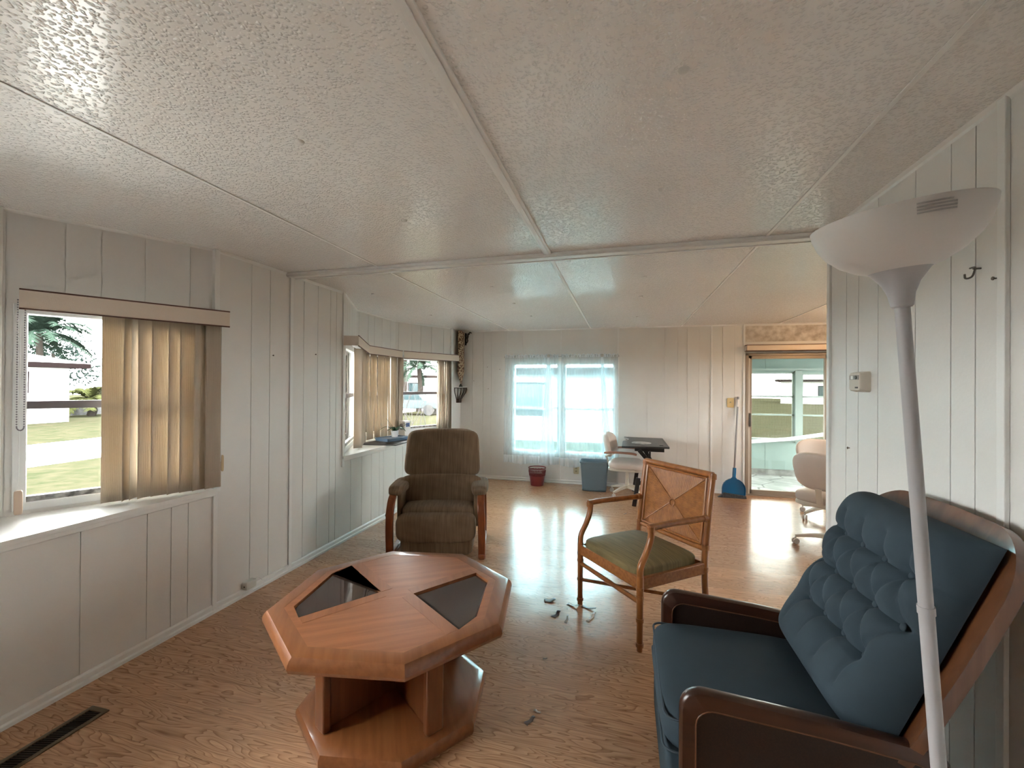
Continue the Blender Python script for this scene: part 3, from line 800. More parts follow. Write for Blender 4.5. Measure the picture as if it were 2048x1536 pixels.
for s_ in (-1, 1):
    MB().rbox((s_ * 0.355, -0.01, 0.548), (0.150, 0.50, 0.080), 3.2, 14, None, lambda p, q: (q.x, q.y, q.z - 0.012 * (p.y < -0.8))).build('arm_pad', M_REC, rc, smooth=60)
    MB().rbox((s_ * 0.328, 0.03, 0.38), (0.045, 0.46, 0.32), 8, 8).build('arm_panel', M_REC, rc, smooth=60)
    p = smoothpath([(s_ * 0.370, -0.235, 0.512), (s_ * 0.372, -0.295, 0.47), (s_ * 0.376, -0.325, 0.38), (s_ * 0.380, -0.325, 0.27), (s_ * 0.382, -0.305, 0.14), (s_ * 0.382, -0.29, 0.0)], 5)
    MB().strip(p, 0.062, 0.035, wv=Vector((1, 0, 0))).build('arm_front', M_CHERRY, rc, bevel=0.008, seg=3)
    MB().strip([(s_ * 0.382, -0.33, 0.02), (s_ * 0.382, 0.0, 0.02), (s_ * 0.382, 0.33, 0.02)], 0.05, 0.04).build('arm_runner', M_CHERRY, rc, bevel=0.008)
    MB().strip(smoothpath([(s_ * 0.372, 0.22, 0.51), (s_ * 0.378, 0.30, 0.40), (s_ * 0.382, 0.32, 0.20), (s_ * 0.382, 0.31, 0.0)], 4), 0.055, 0.035, wv=Vector((1, 0, 0))).build('arm_rear', M_CHERRY, rc, bevel=0.008)
MB().strip([(-0.425, -0.05, 0.20), (-0.44, -0.10, 0.27), (-0.452, -0.15, 0.33)], [0.014, 0.014, 0.012], [0.05, 0.04, 0.03], wv=Vector((1, 0, 0))).build('recline_lever', mat('black_lever', (0.012, 0.012, 0.012), 0.4), rc, bevel=0.004)

# ------------------------------------------------------------------ rattan armchair
M_RAT = wood('rattan_pole', (0.27, 0.092, 0.024), (0.40, 0.155, 0.045), rough=0.33, scale=5, axis='z', coat=0.25)
M_CANEWRAP = mat('cane_wrapping', (0.37, 0.145, 0.044), rough=0.4, nscale=60, col2=(0.26, 0.09, 0.026), coat=0.2)
def weave_mat():
    m, nt, b = new_mat('woven_rattan_panel'); N, Lk = nt.nodes, nt.links
    tc = N.new('ShaderNodeTexCoord'); sp = N.new('ShaderNodeSeparateXYZ'); Lk.new(tc.outputs['Object'], sp.inputs[0])
    def mth(op, a, bb=None):
        n = N.new('ShaderNodeMath'); n.operation = op
        for i, v in enumerate((a, bb)):
            if v is None: continue
            if isinstance(v, (int, float)): n.inputs[i].default_value = v
            else: Lk.new(v, n.inputs[i])
        return n.outputs[0]
    # object space of the panel: x across, z up, centre at origin; sides picked by the diagonals
    ax = mth('MULTIPLY', mth('ABSOLUTE', sp.outputs['X']), 0.80); az = mth('ABSOLUTE', sp.outputs['Z'])
    vert = mth('GREATER_THAN', az, ax)          # top / bottom wedge: canes run up to the centre
    sx = mth('SINE', mth('MULTIPLY', sp.outputs['X'], 620)); sz = mth('SINE', mth('MULTIPLY', sp.outputs['Z'], 760))
    st = mth('ADD', mth('MULTIPLY', sx, vert), mth('MULTIPLY', sz, mth('SUBTRACT', 1.0, vert)))
    n = N.new('ShaderNodeTexNoise'); n.inputs['Scale'].default_value = 30; Lk.new(tc.outputs['Object'], n.inputs['Vector'])
    f = mth('ADD', mth('MULTIPLY', st, 0.13), mth('ADD', mth('MULTIPLY', n.outputs['Fac'], 0.45), 0.28))
    cr = N.new('ShaderNodeValToRGB')
    cr.color_ramp.elements[0].position = 0.30; cr.color_ramp.elements[1].position = 0.66
    cr.color_ramp.elements[0].color = (0.20, 0.068, 0.016, 1); cr.color_ramp.elements[1].color = (0.46, 0.175, 0.040, 1)
    Lk.new(f, cr.inputs[0]); Lk.new(cr.outputs[0], b.inputs['Base Color'])
    b.inputs['Roughness'].default_value = 0.45
    bp = N.new('ShaderNodeBump'); bp.inputs['Strength'].default_value = 0.4; bp.inputs['Distance'].default_value = 0.002
    Lk.new(st, bp.inputs['Height']); Lk.new(bp.outputs[0], b.inputs['Normal'])
    return m
M_WEAVE = weave_mat()
M_GREEN = mat('olive_striped_seat_fabric', (0.225, 0.175, 0.075), rough=0.75, nscale=1.0, col2=(0.150, 0.116, 0.048), stretch=(6, 120, 6), bump=0.1, bscale=1.0)
ra = thing('rattan_armchair', (0.098, 2.867, 0), math.radians(-49.7), 'rattan armchair with sunburst woven back and olive green seat cushion', 'chair')
hw, hd = 0.283, 0.25
for s_ in (-1, 1):
    MB().tube([(s_ * hw, -hd, 0.0), (s_ * hw, -hd, 0.17), (s_ * hw, -hd, 0.41)], [0.016, 0.0175, 0.02], 14).build('front_leg', M_RAT, ra)
    for z in (0.025, 0.16, 0.285, 0.33): MB().tube([(s_ * hw, -hd, z), (s_ * hw, -hd, z + 0.02)], 0.0215, 14).build('binding', M_CANEWRAP, ra)
    p = smoothpath([(s_ * hw, -hd, 0.40), (s_ * hw, -hd + 0.005, 0.46), (s_ * hw, -hd + 0.045, 0.53), (s_ * hw, -hd + 0.075, 0.60), (s_ * hw, -hd + 0.078, 0.655)], 5)
    MB().tube(p, 0.0185, 14).build('arm_post', M_RAT, ra)
    p = smoothpath([(s_ * hw, -hd + 0.062, 0.665), (s_ * hw, -0.05, 0.668), (s_ * hw, 0.10, 0.665), (s_ * hw, hd + 0.022, 0.662)], 5)
    MB().tube(p, 0.018, 14).build('arm_rail', M_RAT, ra)
    MB().tube([(s_ * hw, -hd + 0.075, 0.64), (s_ * hw, -hd + 0.075, 0.672)], 0.0225, 14).build('binding', M_CANEWRAP, ra)
    MB().tube([(s_ * hw, hd - 0.015, 0.663), (s_ * hw, hd + 0.012, 0.663)], 0.021, 14).build('binding', M_CANEWRAP, ra)
    p = smoothpath([(s_ * hw, hd + 0.045, 0.0), (s_ * hw, hd + 0.012, 0.18), (s_ * hw, hd, 0.36), (s_ * hw, hd + 0.01, 0.50), (s_ * hw, hd + 0.035, 0.70), (s_ * hw, hd + 0.07, 0.925)], 5)
    MB().tube(p, 0.0185, 14).build('back_post', M_RAT, ra)
    for z, y in ((0.905, hd + 0.067), (0.49, hd + 0.01), (0.36, hd)): MB().tube([(s_ * hw, y, z - 0.014), (s_ * hw, y, z + 0.014)], 0.0225, 14).build('binding', M_CANEWRAP, ra)
MB().tube([(-hw, hd + 0.069, 0.915), (hw, hd + 0.069, 0.915)], 0.019, 14).build('top_rail', M_RAT, ra)
MB().tube([(-hw, hd + 0.012, 0.475), (hw, hd + 0.012, 0.475)], 0.016, 14).build('lower_back_rail', M_RAT, ra)
# woven back panel, own object with centre origin
th_ = math.atan2(0.057, 0.44)
bp_ = MB().bb(-hw + 0.03, hw - 0.03, -0.007, 0.007, -0.20, 0.20).build('back_panel', M_WEAVE, ra, smooth=0)
bp_.location = (0, hd + 0.040, 0.695); bp_.rotation_euler = (-th_, 0, 0)
fr = MB(); a_, b_ = hw - 0.032, 0.197
for c0, c1 in (((-a_, -b_), (a_, -b_)), ((a_, -b_), (a_, b_)), ((a_, b_), (-a_, b_)), ((-a_, b_), (-a_, -b_))): fr.tube([(c0[0], -0.010, c0[1]), (c1[0], -0.010, c1[1])], 0.008, 8)
o = fr.build('panel_frame', M_RAT, bp_)
st = MB()
for c0 in ((-a_, -b_), (a_, -b_), (a_, b_), (-a_, b_)): st.tube([(c0[0], -0.009, c0[1]), (c0[0] * 0.08, -0.009, c0[1] * 0.08)], 0.003, 6)
st.tube([(0.022 * math.cos(2 * PI * i / 16), -0.010, -0.01 + 0.022 * math.sin(2 * PI * i / 16)) for i in range(17)], 0.0035, 6)
st.build('sunburst_beading', M_RAT, bp_)
# seat
MB().bb(-hw, hw, -hd - 0.012, -hd + 0.014, 0.335, 0.40).bb(-hw, hw, hd - 0.014, hd + 0.012, 0.335, 0.40).bb(-hw - 0.012, -hw + 0.014, -hd, hd, 0.335, 0.40).bb(hw - 0.014, hw + 0.012, -hd, hd, 0.335, 0.40).build('seat_apron', M_CANEWRAP, ra, bevel=0.004)
def cush(p, q): return (q.x, q.y, q.z * (1.0 if p.z < 0 else 1.0) + (0.030 * (1 - p.x ** 2) * (1 - p.y ** 2) if p.z > 0 else 0))
MB().rbox((0, -0.01, 0.405), (2 * hw - 0.026, 2 * hd - 0.005, 0.085), 7, 18, None, cush).build('seat_cushion', M_GREEN, ra, smooth=60)
MB().tube([(-hw + 0.0, -hd, 0.275), (hw, -hd, 0.265)], 0.0135, 12).build('front_stretcher', M_RAT, ra)
MB().tube([(-hw, -hd, 0.165), (hw, hd + 0.015, 0.165)], 0.011, 12).build('cross_stretcher', M_RAT, ra)
MB().tube([(hw, -hd, 0.180), (-hw, hd + 0.015, 0.180)], 0.011, 12).build('cross_stretcher', M_RAT, ra)

# ------------------------------------------------------------------ blue tufted armchair
M_BLUE = mat('slate_blue_upholstery', (0.038, 0.057, 0.072), rough=0.85, spec=0.25, noise=0.14, nscale=5, bump=0.12, bscale=420)
M_WELT = mat('blue_welt_piping', (0.035, 0.055, 0.072), rough=0.8)
M_WALNUT = wood('dark_walnut', (0.024, 0.008, 0.004), (0.048, 0.016, 0.008), rough=0.32, scale=5, axis='y', coat=0.3)
M_WALNUT2 = wood('walnut_shell', (0.085, 0.032, 0.014), (0.15, 0.062, 0.028), rough=0.3, scale=5, axis='z', coat=0.4)
M_CANE = mat('dark_cane_webbing', (0.022, 0.009, 0.005), rough=0.5, nscale=260, col2=(0.010, 0.004, 0.003))
bl = thing('tufted_armchair', (0.50, 1.72, 0), math.radians(-90), 'slate blue button tufted armchair with dark walnut arms and bent back shell', 'armchair')
for s_ in (-1, 1):
    x0 = s_ * 0.325
    # side outline in (y,z): front rounded, top slopes down towards the back
    outer = [(-0.335, 0.13), (-0.335, 0.48)] + arc((-0.275, 0.495), 0.060, 180, 80, 8) + [(0.05, 0.530), (0.30, 0.500), (0.33, 0.47), (0.33, 0.13)]
    inner = [(-0.285, 0.18), (-0.285, 0.455)] + arc((-0.25, 0.475), 0.035, 180, 80, 5) + [(0.05, 0.487), (0.27, 0.460), (0.27, 0.18)]
    # frame ring: pair loops of different size through resampling
    def resample(lp, n):
        P_ = [Vector((*p, 0)) for p in lp]; P_.append(P_[0]); d = [0]
        for i in range(len(P_) - 1): d.append(d[-1] + (P_[i + 1] - P_[i]).length)
        out = []; k = 0
        for i in range(n):
            s2 = d[-1] * i / n
            while d[k + 1] < s2: k += 1
            f_ = (s2 - d[k]) / max(1e-9, d[k + 1] - d[k]); out.append(P_[k].lerp(P_[k + 1], f_))
        return out
    n_ = 120; po = resample(outer, n_)
    c_ = Vector((-0.005, 0.33, 0))
    pin = []
    for q in po:
        dv = q - c_
        # shrink towards the inside by a constant border
        pin.append(Vector((c_.x + dv.x * (1 - 0.045 / 0.333), c_.y + dv.y * (1 - 0.045 / 0.2), 0)))
    w = 0.024
    def Lp(pts, x, k=1.0): return [Vector((x, c_.x + (q.x - c_.x) * k, c_.y + (q.y - c_.y) * k)) for q in pts]
    rings = [Lp(pin, x0 - w * 0.8), Lp(po, x0 - w * 0.8, 0.975), Lp(po, x0 - w * 0.45, 0.995), Lp(po, x0, 1.0), Lp(po, x0 + w * 0.45, 0.995), Lp(po, x0 + w * 0.8, 0.975), Lp(pin, x0 + w * 0.8), Lp(pin, x0 - w * 0.8)]
    MB().loft(rings, cap=False).build('arm_frame', M_WALNUT, bl, smooth=50, weld=True)
    pan = MB().loft([Lp(pin, x0 - 0.008, 1.01), Lp(pin, x0 + 0.008, 1.01)]).build('cane_panel', M_CANE, bl, smooth=0)
    bead = MB().tube([Vector((x0 + w * 0.82, q.y, q.z)) for q in Lp(pin, 0, 1.0)] + [Vector((x0 + w * 0.82, Lp(pin, 0)[0].y, Lp(pin, 0)[0].z))], 0.0022, 6)
    bead.tube([Vector((x0 - w * 0.82, q.y, q.z)) for q in Lp(pin, 0, 1.0)] + [Vector((x0 - w * 0.82, Lp(pin, 0)[0].y, Lp(pin, 0)[0].z))], 0.0022, 6)
    bead.build('panel_beading', M_WALNUT2, bl)
# seat box and loose cushion (T front)
MB().rbox((0, -0.035, 0.225), (0.59, 0.62, 0.19), 9, 12).build('seat_base', M_BLUE, bl, smooth=60)
def sc(p, q):
    z = q.z + (0.020 * (1 - p.x ** 2) * (1 - p.y ** 2) * (p.z > 0))
    return (q.x, q.y, z)
MB().rbox((0, -0.085, 0.372), (0.60, 0.59, 0.130), 6.5, 20, None, sc).build('seat_cushion', M_BLUE, bl, smooth=60)
pw = [(x, y) for x, y in rrect(-0.285, 0.285, -0.372, 0.19, 0.035, 5)]
MB().tube([(x, y, 0.418) for x, y in pw] + [(pw[0][0], pw[0][1], 0.418)], 0.0042, 6).tube([(x * 1.02, y * 1.01, 0.322) for x, y in pw] + [(pw[0][0] * 1.02, pw[0][1] * 1.01, 0.322)], 0.004, 6).build('seat_welt', M_WELT, bl)
# front apron, sloping
MB().rbox((0, -0.335, 0.20), (0.595, 0.07, 0.24), 8, 10).build('front_apron', M_BLUE, bl, smooth=60)
# tufted back in its own tilted frame: u across (local x), w up, out = towards the sitter
BA = math.radians(24); OY, OZ = 0.195, 0.425
upv = Vector((0, math.sin(BA), math.cos(BA))); outv = Vector((0, -math.cos(BA), math.sin(BA)))
btn = [(x, 0.485) for x in (-0.19, -0.065, 0.065, 0.19)] + [(x, 0.350) for x in (-0.25, -0.125, 0.0, 0.125, 0.25)] + [(x, 0.207) for x in (-0.19, -0.065, 0.065, 0.19)]
segs = []
rows = {0.485: [], 0.350: [], 0.207: []}
for x, w_ in btn: rows[w_].append(x)
for w_, xs in rows.items():
    for a_, b_ in zip(xs, xs[1:]): segs.append(((a_, w_), (b_, w_), 0.78))
for x in rows[0.350]:
    for w_ in (0.485, 0.207):
        for x2 in rows[w_]:
            if abs(x - x2) < 0.08: segs.append(((x, 0.350), (x2, w_), 0.66))
for x in rows[0.485]: segs.append(((x, 0.485), (x * 1.02, 0.56), 0.6))
for x in rows[0.207]: segs.append(((x, 0.207), (x * 1.05, 0.10), 0.5))
segs.append(((0.25, 0.350), (0.31, 0.36), 0.8)); segs.append(((-0.25, 0.350), (-0.31, 0.36), 0.8))
segs.append(((0.19, 0.485), (0.31, 0.50), 0.9)); segs.append(((-0.19, 0.485), (-0.31, 0.50), 0.9))
def dseg(px, py, a, b_):
    vx, vy = b_[0] - a[0], b_[1] - a[1]; L2_ = vx * vx + vy * vy
    k = max(0, min(1, ((px - a[0]) * vx + (py - a[1]) * vy) / L2_))
    return math.hypot(px - a[0] - k * vx, py - a[1] - k * vy)
def back_pt(u, w_):
    W_ = 0.305; T_ = 0.665
    ex = abs(u) / W_; ew = abs((w_ - 0.3325) / 0.3325)
    edge = max(0.0, 1 - ex ** 7) ** 0.45 * max(0.0, 1 - ew ** 9) ** 0.45
    d = 0.135
    for x, bw in btn:
        r = math.hypot(u - x, w_ - bw); d -= 0.024 * math.exp(-(r / 0.018) ** 2) + 0.024 * math.exp(-(r / 0.05) ** 2)
    cr_ = 0
    for a_, b_, k in segs:
        r = dseg(u, w_, a_, b_); cr_ = max(cr_, k * (0.016 * math.exp(-(r / 0.009) ** 2) + 0.016 * math.exp(-(r / 0.03) ** 2)))
    d -= cr_
    if w_ < 0.2: d += 0.02 * (0.2 - w_) / 0.2
    d = d * edge
    q = Vector((u, OY, OZ)) + upv * w_ + outv * d
    return q
nu, nv = 110, 116
def bf(i, j):
    # cluster samples near the edge
    e = lambda t_: math.sin((t_ - 0.5) * PI * 0.96) / math.sin(PI * 0.48)
    u = 0.305 * e(i); w_ = 0.3325 + 0.3325 * e(j)
    return back_pt(u, w_)
bk = MB().grid(nu, nv, bf)
bk.add([Vector((x, OY, OZ)) + upv * w_ for x, w_ in ((-0.305, 0), (0.305, 0), (0.305, 0.665), (-0.305, 0.665))], [(0, 1, 2, 3)])
bc = bk.build('back_cushion', M_BLUE, bl, smooth=70)
for x, w_ in btn:
    c = back_pt(x, w_) + outv * 0.021
    MB().rbox(c, (0.023, 0.014, 0.023), 2, 6, Matrix.Rotation(-BA, 3, 'X')).build('button', M_BLUE, bc)
# bent wooden shell behind the cushion
def shell_ring(off, k):
    pts = rrect(-0.365 + k, 0.365 - k, -0.26 + k, 0.745 - k, [0.12, 0.12, 0.03, 0.03], 8)
    out = []
    for u, w_ in pts:
        out.append((u, w_, off))
    return out
def shell_pt(u, w_, off):
    narrow = 1 - 0.10 * max(0, (0.35 - w_) / 0.6)
    fwd = -0.030 + 0.030 * (abs(u) / 0.365) ** 3
    crown = 0.025 * (1 - (u / 0.365) ** 2) * max(0, w_ - 0.5) / 0.24
    return Vector((u * narrow, OY, OZ)) + upv * (w_ + crown) + outv * (fwd + off)
po = rrect(-0.365, 0.365, -0.22, 0.735, [0.13, 0.13, 0.05, 0.05], 10)
# scanline grid of the shell: rows in w, limited by the outline
def halfw(w_):
    r = 0.17
    if w_ > 0.705 - r: return 0.365 - r + math.sqrt(max(0, r * r - (w_ - 0.705 + r) ** 2))
    if w_ < 0.12: return 0.365 - 0.05 * (0.12 - w_) / 0.34
    return 0.365
ws = [-0.12 + 0.655 * i / 24 for i in range(25)] + [0.535 + 0.17 * math.sin(PI / 2 * i / 14) for i in range(1, 15)]
frv, bkv = [], []
sh = MB(); nsx = 24
for w_ in ws:
    hw_ = max(halfw(w_), 0.2)
    for i in range(nsx + 1):
        u = hw_ * math.sin((i / nsx - 0.5) * PI)
        frv.append(shell_pt(u, w_, -0.003)); bkv.append(shell_pt(u, w_, -0.036))
nr = len(ws); m_ = nsx + 1; fs = []
for r_ in range(nr - 1):
    for i in range(nsx):
        a = r_ * m_ + i; fs.append((a, a + 1, a + m_ + 1, a + m_)); fs.append((a + nr * m_, a + m_ + nr * m_, a + m_ + 1 + nr * m_, a + 1 + nr * m_))
loop = [i for i in range(m_)] + [r_ * m_ + nsx for r_ in range(1, nr)] + [(nr - 1) * m_ + i for i in range(nsx - 1, -1, -1)] + [r_ * m_ for r_ in range(nr - 2, 0, -1)]
for a, b_ in zip(loop, loop[1:] + loop[:1]): fs.append((a, b_, b_ + nr * m_, a + nr * m_))
sh.add(frv + bkv, fs)
sh.build('back_shell', M_WALNUT2, bl, bevel=0.006, seg=2, smooth=50)
# swivel base
MB().lathe([(0.05, 0.04), (0.05, 0.14)], 20).build('swivel_post', mat('dark_metal_post', (0.03, 0.03, 0.03), 0.4, 0.6), bl)
for i in range(4):
    a = math.radians(45 + 90 * i)
    MB().strip([(0, 0, 0.045), (0.17 * math.cos(a), 0.17 * math.sin(a), 0.035), (0.30 * math.cos(a), 0.30 * math.sin(a), 0.0175)], [0.05, 0.045, 0.035], [0.05, 0.045, 0.035]).build('base_foot', M_WALNUT, bl, bevel=0.006)

# ------------------------------------------------------------------ torchiere floor lamp, leaning slightly
M_LAMP = mat('grey_white_lamp_metal', (0.42, 0.41, 0.42), rough=0.45)
M_BOWL = mat('frosted_lamp_bowl', (0.66, 0.63, 0.60), rough=0.45)
M_BOWL.node_tree.nodes['Principled BSDF'].inputs['Subsurface Weight'].default_value = 0.0
base = Vector((0.654, 1.045, 0.0)); top = Vector((0.4936, 0.951, 1.598)); ax = (top - base).normalized()
Lp_ = (top - base).length
lam = thing('floor_lamp', base, 0, 'tall white torchiere floor lamp with frosted bowl, leaning in front of the blue armchair', 'lamp')
qr = Vector((0, 0, 1)).rotation_difference(ax); Rl = qr.to_matrix()
def lathe_tilt(prof, n=40, cap=True, R_=Rl):
    mb = MB().lathe(prof, n, cap=cap); mb.v = [tuple(R_ @ Vector(v)) for v in mb.v]; return mb
MB().lathe([(0.14, 0.0), (0.14, 0.012), (0.125, 0.022), (0.04, 0.032), (0.02, 0.05)], 40).build('lamp_base', M_LAMP, lam)
lathe_tilt([(0.0125, 0.02), (0.0125, 0.52)], 20).build('pole', M_LAMP, lam)
lathe_tilt([(0.0120, 0.52), (0.0120, 1.04)], 20).build('pole', M_LAMP, lam)
lathe_tilt([(0.0115, 1.04), (0.0115, Lp_ + 0.01)], 20).build('pole', M_LAMP, lam)
lathe_tilt([(0.0135, 0.515), (0.0135, 0.53)], 20).build('pole_joint', M_LAMP, lam)
lathe_tilt([(0.0135, 1.035), (0.0135, 1.05)], 20).build('pole_joint', M_LAMP, lam)
lathe_tilt([(0.0135, Lp_), (0.0165, Lp_ + 0.003), (0.020, Lp_ + 0.025), (0.028, Lp_ + 0.045), (0.043, Lp_ + 0.066), (0.056, Lp_ + 0.076), (0.052, Lp_ + 0.076)], 40).build('lamp_neck', M_LAMP, lam)
pr = [(0.040, 0.066), (0.062, 0.074), (0.088, 0.090), (0.108, 0.110), (0.120, 0.130), (0.127, 0.150), (0.129, 0.163)]
prof = [(r, Lp_ + z) for r, z in pr] + [(r - 0.003, Lp_ + z + 0.001) for r, z in pr[::-1]]
bow = lathe_tilt(prof, 64, cap=False).build('lamp_bowl', M_BOWL, lam, smooth=60)
bow['label'] = 'frosted pale bowl'
# warning label printed on the bowl: a pale patch carrying grey text lines, towards the camera
M_LBL = mat('label_print', (0.40, 0.38, 0.37), rough=0.6)
lab = MB()
cdir = math.atan2(-0.951, -0.4936)
for k in range(4):
    zz = Lp_ + 0.152 - 0.0048 * k
    rr = 0.1265 + 0.0020 * (zz - Lp_ - 0.150) / 0.013 + 0.0012
    a0 = cdir + 0.20; a1 = cdir + (0.60 if k else 0.56)
    lab.grid(10, 1, lambda u, w_: Rl @ Vector(((rr + 0.0006 * w_) * math.cos(a0 + (a1 - a0) * u), (rr + 0.0006 * w_) * math.sin(a0 + (a1 - a0) * u), zz + 0.0027 * w_)))
lab.build('bowl_label', M_LBL, lam, solid=0.0004)

# ------------------------------------------------------------------ cream swivel chairs on casters
M_CREAM = mat('cream_vinyl', (0.60, 0.52, 0.46), rough=0.42, noise=0.08, nscale=4)
M_CREAMM = mat('cream_painted_metal', (0.62, 0.57, 0.48), rough=0.4)
M_CAST = mat('ivory_caster', (0.60, 0.56, 0.50), rough=0.4)
M_TANARM = mat('reddish_tan_armrest', (0.32, 0.15, 0.095), rough=0.45)
def caster_chair(name, loc, rz, label, nstar=4, a0=45, arms=True, seat_z=0.47, mback=None):
    t = thing(name, loc, rz, label, 'chair', 'cream swivel chairs')
    # front is -y
    MB().rbox((0, -0.01, seat_z - 0.055), (0.49, 0.48, 0.13), 3.4, 16, None, lambda p, q: (q.x, q.y, q.z - 0.02 * (p.y < -0.5) * abs(p.y))).build('seat', mback or M_CREAM, t, smooth=60)
    MB().rbox((0, 0.0, seat_z - 0.105), (0.46, 0.45, 0.05), 5, 10).build('seat_shell', M_CREAMM, t, smooth=60)
    Rb = Matrix.Rotation(math.radians(-12), 3, 'X')
    def bfn(p, q): 
        return (q.x * (1 + 0.06 * p.z), q.y - 0.06 * p.x * p.x * 1.0, q.z - 0.03 * p.x * p.x * (p.z > 0))
    MB().rbox((0, 0.255, seat_z + 0.195), (0.44, 0.085, 0.33), 3.6, 16, Rb, bfn).build('backrest', mback or M_CREAM, t, smooth=60)
    MB().strip([(0, 0.10, seat_z - 0.115), (0, 0.24, seat_z - 0.09), (0, 0.275, seat_z + 0.05)], 0.05, 0.012, wv=Vector((1, 0, 0))).build('back_bracket', M_CREAMM, t, bevel=0.003)
    if arms:
        for s_ in (-1, 1):
            MB().strip(smoothpath([(s_ * 0.245, 0.25, seat_z + 0.11), (s_ * 0.262, 0.12, seat_z + 0.125), (s_ * 0.262, -0.08, seat_z + 0.125), (s_ * 0.25, -0.16, seat_z + 0.11)], 4), 0.045, 0.026).build('armrest', M_TANARM, t, bevel=0.008)
            MB().tube([(s_ * 0.18, 0.245, seat_z + 0.05), (s_ * 0.235, 0.225, seat_z + 0.07), (s_ * 0.256, 0.16, seat_z + 0.112)], 0.011, 8).build('arm_support', M_CREAMM, t)
    MB().lathe([(0.032, 0.10), (0.030, 0.13), (0.022, 0.20), (0.022, seat_z - 0.12)], 18).build('stem', M_CREAMM, t)
    for i in range(nstar):
        a = math.radians(a0 + 360 / nstar * i); c, s2 = math.cos(a), math.sin(a)
        MB().strip([(0.0, 0.0, 0.125), (0.14 * c, 0.14 * s2, 0.105), (0.265 * c, 0.265 * s2, 0.075)], [0.05, 0.04, 0.03], [0.04, 0.032, 0.024]).build('base_leg', M_CREAMM, t, bevel=0.005)
        cs = MB().tube([(0.262 * c, 0.262 * s2, 0.05), (0.262 * c, 0.262 * s2, 0.07)], 0.008, 8)
        px_, py_ = 0.262 * c, 0.262 * s2; Rz = Matrix.Rotation(a + 0.6, 3, 'Z')
        for o_ in (-0.013, 0.013):
            path = [Vector((px_, py_, 0.027)) + Rz @ Vector((0, o_ - 0.008, 0)), Vector((px_, py_, 0.027)) + Rz @ Vector((0, o_ + 0.008, 0))]
            cs.tube(path, 0.027, 16)
        cs.build('caster', M_CAST, t, bevel=0.004)
    return t
caster_chair('swivel_chair', (0.045, 5.98, 0), math.radians(80), 'cream swivel chair at the black folding desk, by the sheer curtained window', 4, -30, True, 0.475)
caster_chair('swivel_chair', (1.79, 4.47, 0), math.radians(140), 'nearest cream swivel chair by the partition edge, seen from behind', 4, 150 - 140 + 5, False, 0.53)
caster_chair('swivel_chair', (2.16, 5.56, 0), math.radians(-6), 'farther cream swivel chair beside the glass door, facing the camera', 4, 35, False, 0.49)
# round pedestal dining table, its edge just shows
dt = thing('dining_table', (2.62, 4.95, 0), 0, 'pale laminate dining table edge showing past the partition, between the two swivel chairs', 'table')
M_TBL = mat('pale_laminate', (0.62, 0.50, 0.38), rough=0.35)
MB().prism(rrect(-0.75, 0.75, -0.42, 0.42, 0.16, 6), 0.705, 0.735).build('tabletop', M_TBL, dt, bevel=0.005)
MB().prism(rrect(-0.70, 0.70, -0.37, 0.37, 0.14, 6), 0.66, 0.705).build('table_apron', M_CREAMM, dt)
MB().lathe([(0.30, 0.0), (0.28, 0.03), (0.06, 0.06), (0.05, 0.66)], 28).build('pedestal', M_CREAMM, dt)
# ceiling lamp in the dining area, out of sight behind the partition
cl = thing('ceiling_lamp', (2.55, 5.35, H), 0, 'round warm ceiling lamp of the dining corner', 'lamp')
MB().lathe([(0.10, -0.02), (0.10, 0.0)], 28).build('lamp_canopy', M_CREAMM, cl)
M_GLOW = mat('glowing_lamp_glass', (1.0, 0.75, 0.5), rough=0.5)
M_GLOW.node_tree.nodes['Principled BSDF'].inputs['Emission Color'].default_value = (1.0, 0.62, 0.32, 1)
M_GLOW.node_tree.nodes['Principled BSDF'].inputs['Emission Strength'].default_value = 14.0
MB().lathe([(0.02, -0.12), (0.09, -0.11), (0.13, -0.07), (0.14, -0.02)], 28).build('lamp_glass', M_GLOW, cl, smooth=60)

# ------------------------------------------------------------------ black folding desk with a curved notch
M_BLK = mat('black_laminate', (0.022, 0.022, 0.024), rough=0.35)
M_BLKM = mat('black_painted_steel', (0.008, 0.008, 0.009), rough=0.45)
dk = thing('folding_desk', (0.235, 5.83, 0), math.radians(-1), 'small black folding desk with a notched top, behind the rattan chair', 'desk')
# top outline in plan (x right, y away)
L_ = [(-0.25, -0.47), (0.295, -0.40), (0.275, 0.52), (-0.24, 0.55), (-0.235, 0.46)] + [(-0.235 + 0.055 * math.sin(PI * k / 8), 0.42 - 0.30 * k / 8) for k in range(1, 8)] + [(-0.24, 0.08), (-0.25, 0.0)]
MB().prism(L_, 0.715, 0.735).build('desktop', M_BLK, dk, bevel=0.003, smooth=0)
MB().tube([(-0.232, 0.44, 0.728)] + [(-0.235 + 0.058 * math.sin(PI * k / 8), 0.42 - 0.30 * k / 8, 0.731) for k in range(1, 8)] + [(-0.238, 0.10, 0.728)], 0.007, 8).build('worn_edge', mat('worn_white_edge', (0.72, 0.72, 0.72), 0.5), dk)
MB().bb(-0.10, 0.24, -0.35, 0.40, 0.665, 0.713).build('desk_frame', M_BLKM, dk, bevel=0.004, smooth=0)
